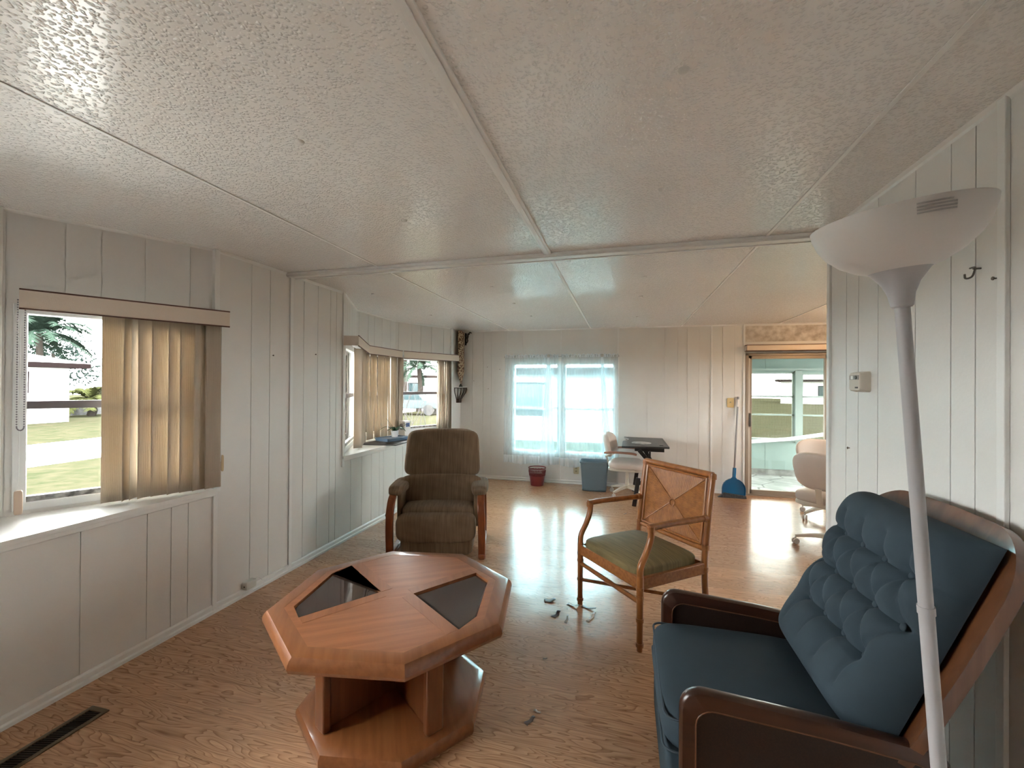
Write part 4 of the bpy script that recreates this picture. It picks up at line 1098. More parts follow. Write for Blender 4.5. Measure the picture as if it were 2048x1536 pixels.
for y in (-0.36, 0.42):
    MB().strip([(-0.05, y, 0.68), (0.02, y, 0.60), (0.13, y, 0.42)], 0.03, 0.045, wv=Vector((0, 1, 0))).build('brace', M_BLKM, dk, bevel=0.004)
    MB().strip([(0.075, y, 0.67), (0.075, y, 0.40), (0.10, y, 0.33), (0.11, y, 0.25)], 0.03, 0.022, wv=Vector((0, 1, 0))).build('post', M_BLKM, dk, bevel=0.003)
    MB().strip([(0.23, y, 0.40), (0.08, y, 0.335), (-0.07, y, 0.27)], 0.03, 0.04, wv=Vector((0, 1, 0))).build('brace', M_BLKM, dk, bevel=0.004)
    MB().strip([(-0.055, y, 0.345), (-0.09, y, 0.10), (-0.105, y, 0.0)], 0.035, 0.05, wv=Vector((0, 1, 0))).build('leg', M_BLKM, dk, bevel=0.004)
    MB().strip([(0.24, y, 0.40), (0.20, y, 0.2), (0.19, y, 0.0)], 0.035, 0.05, wv=Vector((0, 1, 0))).build('leg', M_BLKM, dk, bevel=0.004)
o = MB().lathe([(0.0, 0.0), (0.155, 0.0), (0.16, 0.004), (0.155, 0.006), (0.0, 0.005)], 36, cap=False)
o.v = [(v[0] * 0.75, v[1] * 0.80, v[2]) for v in o.v]
pa = o.build('paper_plate', mat('pale_mottled_paper', (0.55, 0.57, 0.56), rough=0.3, noise=0.5, nscale=18)); pa.location = (0.215, 5.72, 0.7355)
tag(pa, 'shiny pale oval sheet lying on the black desk', 'paper')
o = MB().rbox((0, 0, 0), (0.05, 0.03, 0.006), 3, 6).build('pen_clip', M_BLKM); o.location = (0.44, 5.53, 0.738)
tag(o, 'small black clip lying near the right corner of the black desk', 'clip')

# ------------------------------------------------------------------ waste baskets
M_RED = mat('dark_red_plastic', (0.20, 0.025, 0.028), rough=0.35)
rb = thing('waste_basket', (-1.225, 6.26, 0), 0, 'small dark red round waste basket with cut-out pattern, under the window', 'basket')
def ring_mesh(r0, z0, r1, z1, th=0.003, n=48):
    return MB().loft([[(r * math.cos(2 * PI * i / n), r * math.sin(2 * PI * i / n), z) for i in range(n)] for r, z in ((r0, z0), (r1, z1), (r1 - th, z1), (r0 - th, z0), (r0, z0))], cap=False)
ring_mesh(0.096, 0.0, 0.112, 0.135).build('basket_body', M_RED, rb, smooth=60)
MB().lathe([(0.0, 0.0), (0.095, 0.0), (0.095, 0.004), (0.0, 0.004)], 32, cap=False).build('basket_bottom', M_RED, rb)
rim = ring_mesh(0.127, 0.243, 0.131, 0.258, 0.006); rim.v += []
rim.build('basket_rim', M_RED, rb, smooth=60, bevel=0.001)
lat = MB()
for i in range(18):
    for j in range(2):
        a = 2 * PI * (i + 0.5 * j) / 18; z = 0.158 + j * 0.042; r = 0.113 + 0.135 * (z - 0.135)
        ctr = Vector((r * math.cos(a), r * math.sin(a), z)); tx = Vector((-math.sin(a), math.cos(a), 0)); uz = Vector((math.cos(a) * 0.13, math.sin(a) * 0.13, 1)).normalized()
        lat.tube([ctr + tx * 0.018 * math.cos(q) + uz * 0.020 * math.sin(q) for q in [2 * PI * k / 10 for k in range(11)]], 0.0032, 5, cap=False)
        lat.tube([ctr - tx * 0.010 - uz * 0.012, ctr + tx * 0.010 + uz * 0.012], 0.003, 5).tube([ctr + tx * 0.010 - uz * 0.012, ctr - tx * 0.010 + uz * 0.012], 0.003, 5)
for z in (0.137, 0.178, 0.222, 0.245):
    r = 0.112 + 0.135 * (z - 0.135); lat.tube([(r * math.cos(2 * PI * k / 40), r * math.sin(2 * PI * k / 40), z) for k in range(41)], 0.0035, 5, cap=False)
lat.build('cutout_band', M_RED, rb)
M_BIN = mat('slate_blue_plastic', (0.16, 0.225, 0.275), rough=0.45)
bn = thing('waste_bin', (-0.395, 6.195, 0), 0, 'tall rectangular slate blue waste bin against the far wall', 'bin')
def rr3(w, d, r, z): return [(x, y, z) for x, y in rrect(-w / 2, w / 2, -d / 2, d / 2, r, 5)]
MB().loft([rr3(0.315, 0.20, 0.03, 0.0), rr3(0.325, 0.205, 0.03, 0.03), rr3(0.375, 0.255, 0.03, 0.385), rr3(0.367, 0.247, 0.03, 0.385), rr3(0.31, 0.19, 0.03, 0.012), rr3(0.02, 0.02, 0.005, 0.012)], cap=True).build('bin_body', M_BIN, bn, smooth=40)
MB().loft([rr3(0.375, 0.255, 0.03, 0.378), rr3(0.392, 0.272, 0.035, 0.384), rr3(0.395, 0.275, 0.035, 0.405), rr3(0.385, 0.265, 0.03, 0.408), rr3(0.367, 0.247, 0.03, 0.384)], cap=False).build('bin_rim', M_BIN, bn, smooth=40)
MB().loft([rr3(0.322, 0.207, 0.03, 0.0), rr3(0.330, 0.212, 0.03, 0.028)], cap=False).build('bin_foot', M_BIN, bn, smooth=40, solid=0.002)

# ------------------------------------------------------------------ upright dustpan with long handle
M_DP = mat('bright_blue_plastic', (0.005, 0.125, 0.30), rough=0.25)
M_GREYH = mat('grey_handle_metal', (0.27, 0.26, 0.26), rough=0.4)
dp = thing('upright_dustpan', (1.40, 6.26, 0), 0, 'bright blue long handled upright dustpan leaning on the wall by the glass door', 'dustpan')
Rd = Matrix.Rotation(math.radians(-7), 3, 'X') @ Matrix.Rotation(math.radians(4), 3, 'Y')
outl = [(-0.135, 0.0), (0.135, 0.0), (0.138, 0.10)] + [(0.138 * math.cos(a), 0.10 + 0.14 * math.sin(a)) for a in [math.radians(q) for q in (15, 30, 45, 60, 72)]] + [(0.022, 0.255), (0.020, 0.37), (-0.020, 0.37), (-0.022, 0.255)] + [(0.138 * math.cos(a), 0.10 + 0.14 * math.sin(a)) for a in [math.radians(q) for q in (108, 120, 135, 150, 165)]] + [(-0.138, 0.10)]
mb = MB().prism(outl, 0.0, 0.006, lambda p, z: (p[0], z + 0.03, p[1]))
mb.v = [tuple(Rd @ Vector(v) + Vector((0, 0, 0.005))) for v in mb.v]
mb.build('pan', M_DP, dp, bevel=0.002)
wl = MB()
rimp = [Vector((p[0], 0.015, p[1])) for p in outl[1:8]]; rimq = [Vector((p[0], 0.015, p[1])) for p in outl[12:]] + [Vector((-0.135, 0.015, 0.0))]
for pth in (rimp, rimq): wl.strip([Rd @ q + Vector((0, 0, 0.005)) for q in pth], 0.045, 0.006, wv=Rd @ Vector((0, 1, 0)))
wl.build('pan_wall', M_DP, dp, bevel=0.002)
wl = MB().tube([Rd @ Vector((0, 0.03, 0.26)), Rd @ Vector((0, 0.03, 0.385))], 0.021, 14).build('socket', M_DP, dp)
MB().tube([Rd @ Vector((0, 0.03, 0.37)), Rd @ Vector((0.0, 0.03, 1.22))], 0.0115, 12).build('handle', M_GREYH, dp)
MB().tube([Rd @ Vector((0, 0.03, 1.20)), Rd @ Vector((0.0, 0.03, 1.30))], 0.014, 12).build('handle_label', mat('white_sticker', (0.75, 0.70, 0.66), 0.5), dp)
MB().tube([Rd @ Vector((0, 0.03, 1.30)), Rd @ Vector((0.0, 0.03, 1.335))], 0.0145, 12).build('handle_cap', M_GREYH, dp)
M_BRIS = mat('grey_bristles', (0.075, 0.08, 0.085), rough=0.9, noise=0.5, nscale=60)
br = MB().prism([(-0.20, 0.0), (0.145, 0.0), (0.14, 0.035), (-0.12, 0.062)], -0.045, -0.005, lambda p, z: (p[0], z, p[1])).build('bristle_strip', M_BRIS, dp, bevel=0.004)

# ------------------------------------------------------------------ balloon shaped hanging ornament and fabric
def fabric_floral():
    m, nt, b = new_mat('floral_tapestry'); N, Lk = nt.nodes, nt.links
    tc = N.new('ShaderNodeTexCoord'); v = N.new('ShaderNodeTexVoronoi'); v.inputs['Scale'].default_value = 32
    n = N.new('ShaderNodeTexNoise'); n.inputs['Scale'].default_value = 38; n.inputs['Detail'].default_value = 3
    Lk.new(tc.outputs['Object'], n.inputs['Vector']); Lk.new(tc.outputs['Object'], v.inputs['Vector'])
    cr = N.new('ShaderNodeValToRGB'); cr.color_ramp.interpolation = 'CONSTANT'
    e = cr.color_ramp.elements; e[0].position = 0; e[0].color = (0.10, 0.055, 0.03, 1); e[1].position = 0.43; e[1].color = (0.20, 0.065, 0.04, 1)
    k = e.new(0.50); k.color = (0.52, 0.42, 0.28, 1)
    k = e.new(0.60); k.color = (0.42, 0.30, 0.18, 1)
    k = e.new(0.66); k.color = (0.16, 0.11, 0.06, 1)
    Lk.new(n.outputs['Fac'], cr.inputs[0]); Lk.new(cr.outputs[0], b.inputs['Base Color']); b.inputs['Roughness'].default_value = 0.9
    return m
M_FLO = fabric_floral()
ho = thing('hanging_fabric_tube', (XL + 0.07, 6.30, 1.47), 0, 'floral tapestry sleeve hanging from the ceiling in the far left corner', 'fabric hanging')
def ft(u, w_):
    z = w_ * 0.80
    r = 0.115 * min(1, 0.12 + (w_ / 0.22) * 0.88) * (1 - 0.12 * max(0, (w_ - 0.3)))
    a = 2 * PI * u
    return (0.035 * math.cos(a) * (r / 0.115) * (1 + 0.15 * math.sin(9 * w_)), r * math.sin(a) * (1 + 0.04 * math.sin(w_ * 17)), z)
MB().grid(28, 24, ft).build('fabric_sleeve', M_FLO, ho, smooth=60)
MB().tube([(0, -0.11, 0.805), (0, 0.0, 0.815), (0, 0.11, 0.80)], 0.006, 6).build('top_hem', mat('pink_ribbon', (0.50, 0.22, 0.17), 0.8), ho)
sc_ = thing('balloon_wall_shelf', (XL + 0.001, 6.34, 1.18), 0, 'small half round wall shelf shaped like a ribbed balloon, under the tapestry sleeve', 'wall shelf')
M_IRON = mat('brown_iron', (0.085, 0.06, 0.05), rough=0.5)
MB().prism(arc((0, 0), 0.155, -90, 90, 16), 0.235, 0.245, lambda p, z: (p[0] * 0.95, p[1] * 1.05, z)).build('shelf_top', M_TRIM, sc_, smooth=0)
rb_ = MB()
for i in range(9):
    a = math.radians(-90 + 180 * i / 8)
    rb_.tube([(r * math.cos(a) + 0.004, r * math.sin(a), z) for r, z in ((0.135, 0.232), (0.140, 0.20), (0.125, 0.155), (0.085, 0.10), (0.055, 0.055), (0.05, 0.0))], 0.0075, 6)
for r, z in ((0.136, 0.228), (0.056, 0.055), (0.05, 0.004)): rb_.tube([(r * math.cos(math.radians(-90 + 15 * k)) + 0.004, r * math.sin(math.radians(-90 + 15 * k)), z) for k in range(13)], 0.006, 6)
rb_.build('ribs', M_IRON, sc_)
MB().prism(arc((0, 0), 0.045, -90, 90, 10), 0.0, 0.05, lambda p, z: (p[0] + 0.003, p[1], z)).build('wicker_basket', mat('wicker', (0.25, 0.18, 0.12), 0.8), sc_)
o = thing('finial', (XL + 0.06, 6.32, 1.425), 0, 'tiny dark green cone standing on the balloon shelf', 'ornament')
MB().lathe([(0.032, 0.0), (0.022, 0.02), (0.006, 0.05), (0.004, 0.055)], 14).build('cone', mat('dark_green_cone', (0.02, 0.03, 0.025), 0.5), o)
# iron bracket on the far wall
ib = thing('plant_bracket', (-2.425, YF, 2.08), 0, 'black scrolled iron plant bracket high on the far wall in the corner', 'bracket')
mb = MB().bb(-0.012, 0.012, -0.012, 0.0, 0.0, 0.19)
mb.tube([(0, -0.006, 0.165), (0.06, -0.05, 0.175), (0.115, -0.12, 0.18)], 0.008, 8)
mb.tube(smoothpath([(0, -0.01, 0.02), (0.045, -0.04, 0.06), (0.04, -0.05, 0.12), (0.085, -0.09, 0.17)], 5), 0.008, 8)
mb.tube([Vector((0.115, -0.12, 0.18)) + Vector((0.02 * math.cos(q), 0, 0.02 * math.sin(q) - 0.01)) for q in [k * 0.6 for k in range(8)]], 0.006, 6)
mb.tube([Vector((0.035, -0.035, 0.13)) + Vector((0.022 * math.cos(q), 0, 0.022 * math.sin(q))) for q in [k * 0.6 for k in range(11)]], 0.006, 6)
mb.build('iron_scroll', M_BLKM, ib)

# ------------------------------------------------------------------ wall devices
def plate(name, loc, rz, w, h_, label, cat, m_, kind):
    t_ = thing(name, loc, rz, label, cat)      # front is -y
    MB().rbox((0, -0.004, 0), (w, 0.008, h_), 12, 6).build('cover_plate', m_, t_)
    if kind == 'switch': MB().bb(-0.006, 0.006, -0.018, -0.006, -0.004, 0.014).build('toggle', M_CREAMM, t_, bevel=0.002)
    else:
        for z in (-0.022, 0.022): MB().rbox((0, -0.009, z), (0.030, 0.006, 0.026), 4, 6).build('socket', mat('ivory_socket', (0.34, 0.28, 0.17), 0.4), t_)
    MB().tube([(0, -0.0095, 0.0), (0, -0.0075, 0.0)], 0.003, 8).build('screw', M_GREYH, t_)
    return t_
M_IVORY = mat('yellowed_ivory_plastic', (0.72, 0.56, 0.28), rough=0.4)
plate('light_switch', (1.40, YF, 1.237), 0, 0.085, 0.13, 'yellowed light switch plate on the far wall beside the dustpan handle', 'light switch', M_IVORY, 'switch')
plate('power_outlet', (-0.678, YF, 0.215), 0, 0.08, 0.125, 'yellowed power outlet low on the far wall between the two waste bins', 'outlet', mat('dull_ivory_plastic', (0.58, 0.50, 0.32), 0.4), 'outlet')
so = thing('surface_outlet_box', (XL, 2.455, 0.045), 0, 'painted surface outlet box with a cable on the left baseboard', 'outlet')
MB().rbox((0.022, -0.005, 0.028), (0.046, 0.085, 0.055), 8, 8).build('box_body', mat('painted_grey_box', (0.66, 0.66, 0.61), 0.5), so)
MB().tube([(0.025, -0.047, 0.026), (0.025, -0.049, 0.026)], 0.005, 8).build('jack_hole', M_BLKM, so)
MB().tube(smoothpath([(0.03, 0.03, 0.05), (0.03, 0.06, 0.052), (0.022, 0.09, 0.03), (0.018, 0.11, 0.012)], 5), 0.0025, 6).build('cable', M_TRIM, so)
# thermostat on the right wall, front is -x
tm = thing('thermostat', (XR, 2.350, 1.478), math.radians(-90), 'beige wall thermostat with small display window on the right wall', 'thermostat')
M_THERM = mat('beige_thermostat_plastic', (0.60, 0.545, 0.46), rough=0.45)
MB().loft([[(x, 0.0, z) for x, z in rrect(-0.057, 0.057, -0.047, 0.047, 0.012)], [(x, -0.012, z) for x, z in rrect(-0.057, 0.057, -0.047, 0.047, 0.012)], [(x, -0.036, z) for x, z in rrect(-0.050, 0.050, -0.042, 0.042, 0.012)], [(x, -0.040, z) for x, z in rrect(-0.046, 0.046, -0.038, 0.038, 0.01)]]).build('housing', M_THERM, tm, smooth=40)
MB().bb(-0.041, 0.041, -0.0415, -0.039, 0.010, 0.030).build('window_bezel', mat('grey_bezel', (0.30, 0.28, 0.25), 0.5), tm)
MB().bb(-0.028, -0.008, -0.0425, -0.0405, 0.012, 0.028).build('display', mat('white_display', (0.85, 0.85, 0.8), 0.3), tm)
MB().tube([(0.018, -0.0455, 0.020), (0.018, -0.040, 0.020)], 0.0085, 16).build('dial', mat('dark_dial', (0.12, 0.12, 0.11), 0.4), tm)
MB().bb(0.008, 0.014, -0.0412, -0.0395, -0.030, -0.023).bb(0.018, 0.032, -0.0412, -0.0395, -0.030, -0.023).build('printed_mark', mat('black_print', (0.04, 0.04, 0.04), 0.5), tm)
hk = thing('wall_hook', (XR, 1.682, 1.815), math.radians(-90), 'small bent metal hook high on the right wall', 'hook')
MB().tube(smoothpath([(-0.03, -0.004, 0.02), (0.0, -0.010, 0.016), (0.010, -0.018, 0.0), (0.012, -0.026, -0.016), (0.0, -0.034, -0.018), (-0.004, -0.034, -0.004)], 4), 0.0028, 6).tube([(0.008, 0, 0.010), (0.008, -0.02, 0.010)], 0.003, 6).build('bent_wire', mat('tarnished_metal', (0.16, 0.15, 0.14), 0.4, 0.7), hk)
# old nails and holes in the walls
M_NAIL = mat('rusty_nail', (0.10, 0.07, 0.05), rough=0.6)
def nail(p, n, label):
    n = Vector(n); p = Vector(p)
    o = MB().tube([(0, 0, 0), tuple(n * 0.008)], 0.0022, 6).tube([tuple(n * 0.008), tuple(n * 0.0105)], 0.0055, 8).build('nail', M_NAIL)
    o.location = p; tag(o, label, 'nail', 'nails left in the walls')
nail((-2.045, YF, 1.40), (0, -1, 0), 'lowest nail of the cluster left of the far window')
nail((-2.063, YF, 1.735), (0, -1, 0), 'highest nail of the cluster left of the far window')
nail((-2.285, YF, 1.52), (0, -1, 0), 'nail nearest the corner left of the far window')
nail((-1.862, YF, 1.70), (0, -1, 0), 'nail nearest the far window on its left side')
nail((XL, 2.660, 1.66), (1, 0, 0), 'nail on the left wall between the nearest blind and the corner strip')
nail((XL, 3.115, 1.70), (1, 0, 0), 'nail on the left wall just beyond the vertical strip')
nail((XR, 2.482, 1.155), (-1, 0, 0), 'nail on the right wall below the thermostat')
nail((XR, 1.615, 1.78), (-1, 0, 0), 'nail right of the hook on the right wall')
# ceiling buttons
pro = MB().lathe([(0.0, -0.010), (0.008, -0.009), (0.013, -0.006), (0.016, 0.0)], 14, cap=False).build('ceiling_button', mat('ceiling_button_paint', (0.66, 0.65, 0.62), 0.5))
rowl = [(-1.105, 'left', [1.285, 2.03, 3.57, 4.34, 5.19]), (0.150, 'middle', [1.24, 1.97, 3.506, 4.257, 5.50])]
ordn = ['nearest', 'second nearest', 'third nearest', 'second farthest', 'farthest']
first = True
for x, nm, ys in rowl:
    for k_, y in enumerate(ys):
        o = pro if first else pro.copy()
        if not first: COL.objects.link(o)
        first = False
        o.location = (x, y, H); tag(o, '%s round ceiling button in the %s row between two ceiling strips' % (ordn[k_], nm), 'ceiling button', 'round buttons on the textured ceiling')
for y, nm in ((3.605, 'nearer'), (4.865, 'farther')):
    o = pro.copy(); COL.objects.link(o); o.location = (-2.28, y, H); tag(o, '%s of the two ceiling buttons close to the far bay window' % nm, 'ceiling button', 'round buttons on the textured ceiling')

# ------------------------------------------------------------------ floor register
rg = thing('floor_register', (-2.245, 1.235, 0), math.radians(90), 'brown metal floor register near the left wall in the bottom corner', 'floor vent')
M_REG = mat('brown_register_metal', (0.15, 0.105, 0.065), rough=0.45, metal=0.3)
mb = MB().bb(-0.19, 0.19, 0.032, 0.052, 0, 0.006).bb(-0.19, 0.19, -0.052, -0.032, 0, 0.006).bb(0.165, 0.19, -0.04, 0.04, 0, 0.006).bb(-0.19, -0.165, -0.04, 0.04, 0, 0.006)
mb.build('register_frame', M_REG, rg, bevel=0.003)
mb = MB()
for i in range(30): mb.box((-0.160 + 0.011 * i, 0, 0.002), (0.0035, 0.066, 0.004), Matrix.Rotation(0.25, 3, 'Z'))
mb.build('louvres', mat('dark_louvre', (0.045, 0.032, 0.024), 0.5), rg)
MB().bb(-0.168, 0.168, -0.034, 0.034, 0.0002, 0.0008).build('duct_shade_sheet', mat('duct_shade', (0.006, 0.005, 0.004), 0.9), rg)  # near-black sheet paints the shade down the duct

# ------------------------------------------------------------------ things on the far bay sill
pb = MB().prism([(-0.20, -0.28), (0.22, -0.24), (0.20, 0.28), (-0.18, 0.30)], 0, 0.012).build('placemat_board', mat('dark_board', (0.035, 0.03, 0.028), 0.5), bevel=0.003)
pb.location = (-2.60, 4.47, SILL); tag(pb, 'thin dark board lying on the far bay sill under the blue tray', 'board')
ty = thing('seed_tray', (-2.63, 4.60, SILL + 0.012), math.radians(-18), 'flat blue grey plastic tray on the far bay sill', 'tray')
M_TRAY = mat('blue_grey_tray', (0.15, 0.22, 0.32), rough=0.4)
MB().loft([rr3(0.22, 0.33, 0.02, 0.0), rr3(0.24, 0.35, 0.02, 0.035), rr3(0.23, 0.34, 0.02, 0.035), rr3(0.22, 0.33, 0.02, 0.024)]).build('tray_body', M_TRAY, ty, smooth=40)
pt = thing('potted_orchid', (-2.66, 4.70, SILL + 0.0365), 0, 'small plant with strappy dark leaves in a white pot on the blue tray', 'potted plant')
MB().lathe([(0.035, 0.0), (0.045, 0.06), (0.048, 0.075), (0.042, 0.075), (0.03, 0.01)], 24).build('pot', mat('white_pot', (0.85, 0.85, 0.85), 0.35), pt)
M_LEAF = mat('dark_green_leaf', (0.020, 0.085, 0.035), rough=0.35)
M_STEM = mat('brown_green_stem', (0.07, 0.08, 0.04), rough=0.5)
rl = random.Random(11)
for i in range(11):
    a = 2 * PI * i / 11 + rl.uniform(-.3, .3); Ln = rl.uniform(0.10, 0.19); wd = rl.uniform(0.009, 0.018)
    pth = [Vector((0, 0, 0.06)), Vector((Ln * .5 * math.cos(a), Ln * .5 * math.sin(a), 0.10 + rl.uniform(0, .03))), Vector((Ln * math.cos(a), Ln * math.sin(a), 0.05 + rl.uniform(0, .04)))]
    p2 = smoothpath(pth, 5); MB().strip(p2, [wd * 2 * math.sin(PI * (0.12 + 0.86 * k / (len(p2) - 1))) for k in range(len(p2))], 0.0015).build('leaf', M_LEAF, pt, smooth=60)
for pth in ([(0, 0, .06), (-0.05, -0.03, 0.14), (-0.06, -0.06, 0.21)], [(0, 0, .06), (-0.04, -0.02, 0.15), (-0.09, -0.05, 0.22)], [(0, 0, .06), (0.05, 0.06, 0.15), (0.10, 0.13, 0.135), (0.12, 0.16, 0.11)], [(0, 0, .06), (0.06, 0.10, 0.12), (0.09, 0.16, 0.15)]):
    MB().tube(smoothpath(pth, 5), 0.0022, 6).build('flower_stem', M_STEM, pt)
ca = thing('milk_carton', (-2.775, 5.16, SILL), math.radians(-20), 'white and blue printed carton standing on the far bay sill at the recliner shoulder', 'carton')
M_CAR = mat('white_card', (0.80, 0.80, 0.80), 0.5)
MB().bb(-0.055, 0.055, -0.05, 0.05, 0, 0.19).build('carton_body', M_CAR, ca, bevel=0.002, smooth=0)
MB().bb(-0.035, 0.020, -0.0515, -0.05, 0.075, 0.150).build('printed_panel', mat('grey_mauve_print', (0.36, 0.33, 0.36), 0.5), ca, smooth=0)
MB().bb(0.055, 0.0565, -0.03, 0.03, 0.115, 0.165).build('blue_print', mat('blue_print', (0.05, 0.10, 0.28), 0.5), ca, smooth=0)

# ------------------------------------------------------------------ bits of torn laminate and dirt on the floor
M_FLK = mat('torn_laminate_scrap', (0.10, 0.055, 0.035), rough=0.35)
M_FLKW = mat('pale_laminate_scrap', (0.60, 0.52, 0.44), rough=0.25)
def scrap(x, y, rz, L_, w, hgt, m_, label):
    n_ = 6
    mb = MB().grid(n_, 3, lambda u, v: ((u - .5) * L_, (v - .5) * w * (1 - 0.4 * u) + 0.15 * w * math.sin(u * 9), 0.0006 + hgt * (u ** 2) + 0.002 * abs(math.sin(v * 5 + u * 4))))
    o = mb.build('laminate_scrap', m_, None, solid=0.0008, smooth=40); o.location = (x, y, 0.0004); o.rotation_euler = (0, 0, rz)
    return tag(o, label, 'scrap', 'torn scraps on the wet floor')
scrap(-0.475, 2.905, 0.3, 0.075, 0.05, 0.012, M_FLK, 'dark scrap on the wet patch, leftmost beyond the coffee table')
scrap(-0.405, 2.735, 1.1, 0.07, 0.035, 0.016, M_FLK, 'dark scrap on the wet patch, middle one and nearest of the cluster')
scrap(-0.315, 2.880, -0.4, 0.09, 0.028, 0.018, M_FLKW, 'pale curled scrap on the wet patch, middle of the cluster')
scrap(-0.215, 2.875, -0.3, 0.10, 0.028, 0.014, M_FLK, 'long dark scrap beside the front left leg of the rattan chair')
scrap(-0.190, 2.760, 1.2, 0.11, 0.022, 0.012, M_FLKW, 'pale curled scrap just in front of the rattan chair front left leg')
scrap(-0.335, 2.700, 1.5, 0.08, 0.016, 0.01, M_FLKW, 'narrow pale scrap in front of the wet patch')
scrap(-0.365, 1.905, -0.5, 0.035, 0.014, 0.004, M_FLKW, 'small white chip on the floor between coffee table and blue armchair')
scrap(-0.385, 1.845, 1.0, 0.055, 0.022, 0.006, M_FLK, 'dark torn patch on the floor between coffee table and blue armchair')
scrap(-0.397, 2.285, 0.2, 0.022, 0.010, 0.003, M_FLK, 'tiny dark chip on the floor right of the coffee table')
scrap(0.02, 5.10, 0.4, 0.035, 0.018, 0.010, M_FLK, 'small dark crumb on the floor in front of the desk')
scrap(-0.24, 5.62, 0.4, 0.04, 0.014, 0.004, M_FLKW, 'white paper crumb on the floor in front of the office chair')

# ------------------------------------------------------------------ sun porch behind the glass door
M_GLASS_PORCH = glass_mat('dimming_porch_pane', (0.62, 0.63, 0.60))  # added grey panes, tinted to dim the daylight through the porch
M_TEAL = mat('pale_teal_paint', (0.20, 0.275, 0.25), rough=0.6, noise=0.12, nscale=3)
M_TEALD = mat('porch_trim_paint', (0.25, 0.31, 0.28), rough=0.5)
M_STONE = mat('pale_flagstone', (0.62, 0.65, 0.62), rough=0.35, nscale=2.6, col2=(0.45, 0.49, 0.47), bump=0.3, bscale=6)
def flag_mat():
    m, nt, b = new_mat('flagstone_porch_floor'); N, Lk = nt.nodes, nt.links
    tc = N.new('ShaderNodeTexCoord'); v = N.new('ShaderNodeTexVoronoi'); v.feature = 'DISTANCE_TO_EDGE'; v.inputs['Scale'].default_value = 2.2
    Lk.new(tc.outputs['Object'], v.inputs['Vector'])
    cr = N.new('ShaderNodeValToRGB'); e = cr.color_ramp.elements
    e[0].position = 0.012; e[0].color = (0.10, 0.11, 0.10, 1); e[1].position = 0.03; e[1].color = (0.50, 0.52, 0.49, 1)
    Lk.new(v.outputs['Distance'], cr.inputs[0])
    n = N.new('ShaderNodeTexNoise'); n.inputs['Scale'].default_value = 4; n.inputs['Detail'].default_value = 5
    Lk.new(tc.outputs['Object'], n.inputs['Vector'])
    cr2 = N.new('ShaderNodeValToRGB'); cr2.color_ramp.elements[0].position = .35; cr2.color_ramp.elements[0].color = (0.62, 0.66, 0.64, 1); cr2.color_ramp.elements[1].position = .6; cr2.color_ramp.elements[1].color = (1, 1, 1, 1)
    Lk.new(n.outputs['Fac'], cr2.inputs[0])
    mx = N.new('ShaderNodeMixRGB'); mx.blend_type = 'MULTIPLY'; mx.inputs[0].default_value = 1
    Lk.new(cr.outputs[0], mx.inputs[1]); Lk.new(cr2.outputs[0], mx.inputs[2]); Lk.new(mx.outputs[0], b.inputs['Base Color']); b.inputs['Roughness'].default_value = 0.3
    return m
structure(MB().bb(0.4, 5.4, YF + 0.12, 8.65, -0.20, -0.08).build('floor_porch', flag_mat(), smooth=0))
PY = 8.5
wall('wall_porch_far', (5.4, PY), (0.4, PY), -0.08, 2.35, [0.6, 1.8, 3.0, 4.2], [(5.4 - 2.86, 5.4 - 0.55, 0.56, 1.72), (0.1, 5.4 - 2.96, 0.56, 1.70)], th=0.08, mtl=M_TEAL)
wall('wall_porch_left', (0.4, PY), (0.4, YF + 0.1), -0.08, 2.35, [], [(0.3, 1.6, 0.6, 1.8)], th=0.08, mtl=M_TEAL)
wall('wall_porch_right', (5.4, YF + 0.1), (5.4, PY), -0.08, 2.35, [], [(0.3, 1.7, 0.6, 1.8)], th=0.08, mtl=M_TEAL)
structure(MB().bb(0.3, 5.5, YF + 0.1, 8.6, 2.35, 2.42).build('ceiling_porch', M_TEAL, smooth=0))
structure(MB().bb(0.4, 5.4, PY - 0.03, PY, 1.74, 1.78).bb(0.4, 5.4, PY - 0.05, PY, 0.52, 0.56).bb(2.86, 2.96, PY - 0.03, PY, 0.5, 1.75).build('trim_porch', M_TEALD, smooth=0))
structure(MB().bb(0.4, 5.4, PY - 0.05, PY, -0.08, 0.02).build('baseboard_porch', mat('dirty_grey_base', (0.20, 0.21, 0.19), 0.7, noise=0.5, nscale=8), smooth=0))
for i, (x0, x1, z1) in enumerate(((0.55, 2.86, 1.72), (2.96, 5.3, 1.70))):
    r_ = bpy.data.objects.new('window_%d' % (10 + i), None); COL.objects.link(r_); r_['kind'] = 'structure'
    mb = MB()
    for z in (1.29, 0.97): mb.bb(x0, x1, PY + 0.02, PY + 0.05, z - 0.014, z + 0.014)
    mb.bb(x0, x0 + 0.03, PY + 0.02, PY + 0.05, 0.56, z1).bb(x1 - 0.03, x1, PY + 0.02, PY + 0.05, 0.56, z1).bb(x0, x1, PY + 0.02, PY + 0.05, z1 - 0.03, z1)
    mb.build('window_frame', M_TEALD, r_, smooth=0)
    mb = MB()
    for k in range(int((x1 - x0) / 0.045)): mb.bb(x0 + 0.03 + 0.045 * k, x0 + 0.0325 + 0.045 * k, PY + 0.055, PY + 0.057, 0.56, z1)
    for k in range(25): mb.bb(x0, x1, PY + 0.055, PY + 0.057, 0.56 + 0.046 * k, 0.562 + 0.046 * k)
    mb.build('window_screen_wires', M_GREYH, r_, smooth=0)
    MB().bb(x0, x1, PY + 0.034, PY + 0.037, 0.56, z1).build('window_glass', M_GLASS_PORCH, r_, smooth=0)
o = MB().strip([(2.05, 8.32, 0.50), (2.7, 8.34, 0.57), (3.7, 8.36, 0.75)], 0.02, 0.06, wv=Vector((0, 1, 0))).build('leaning_board', M_FRAME, bevel=0.004)
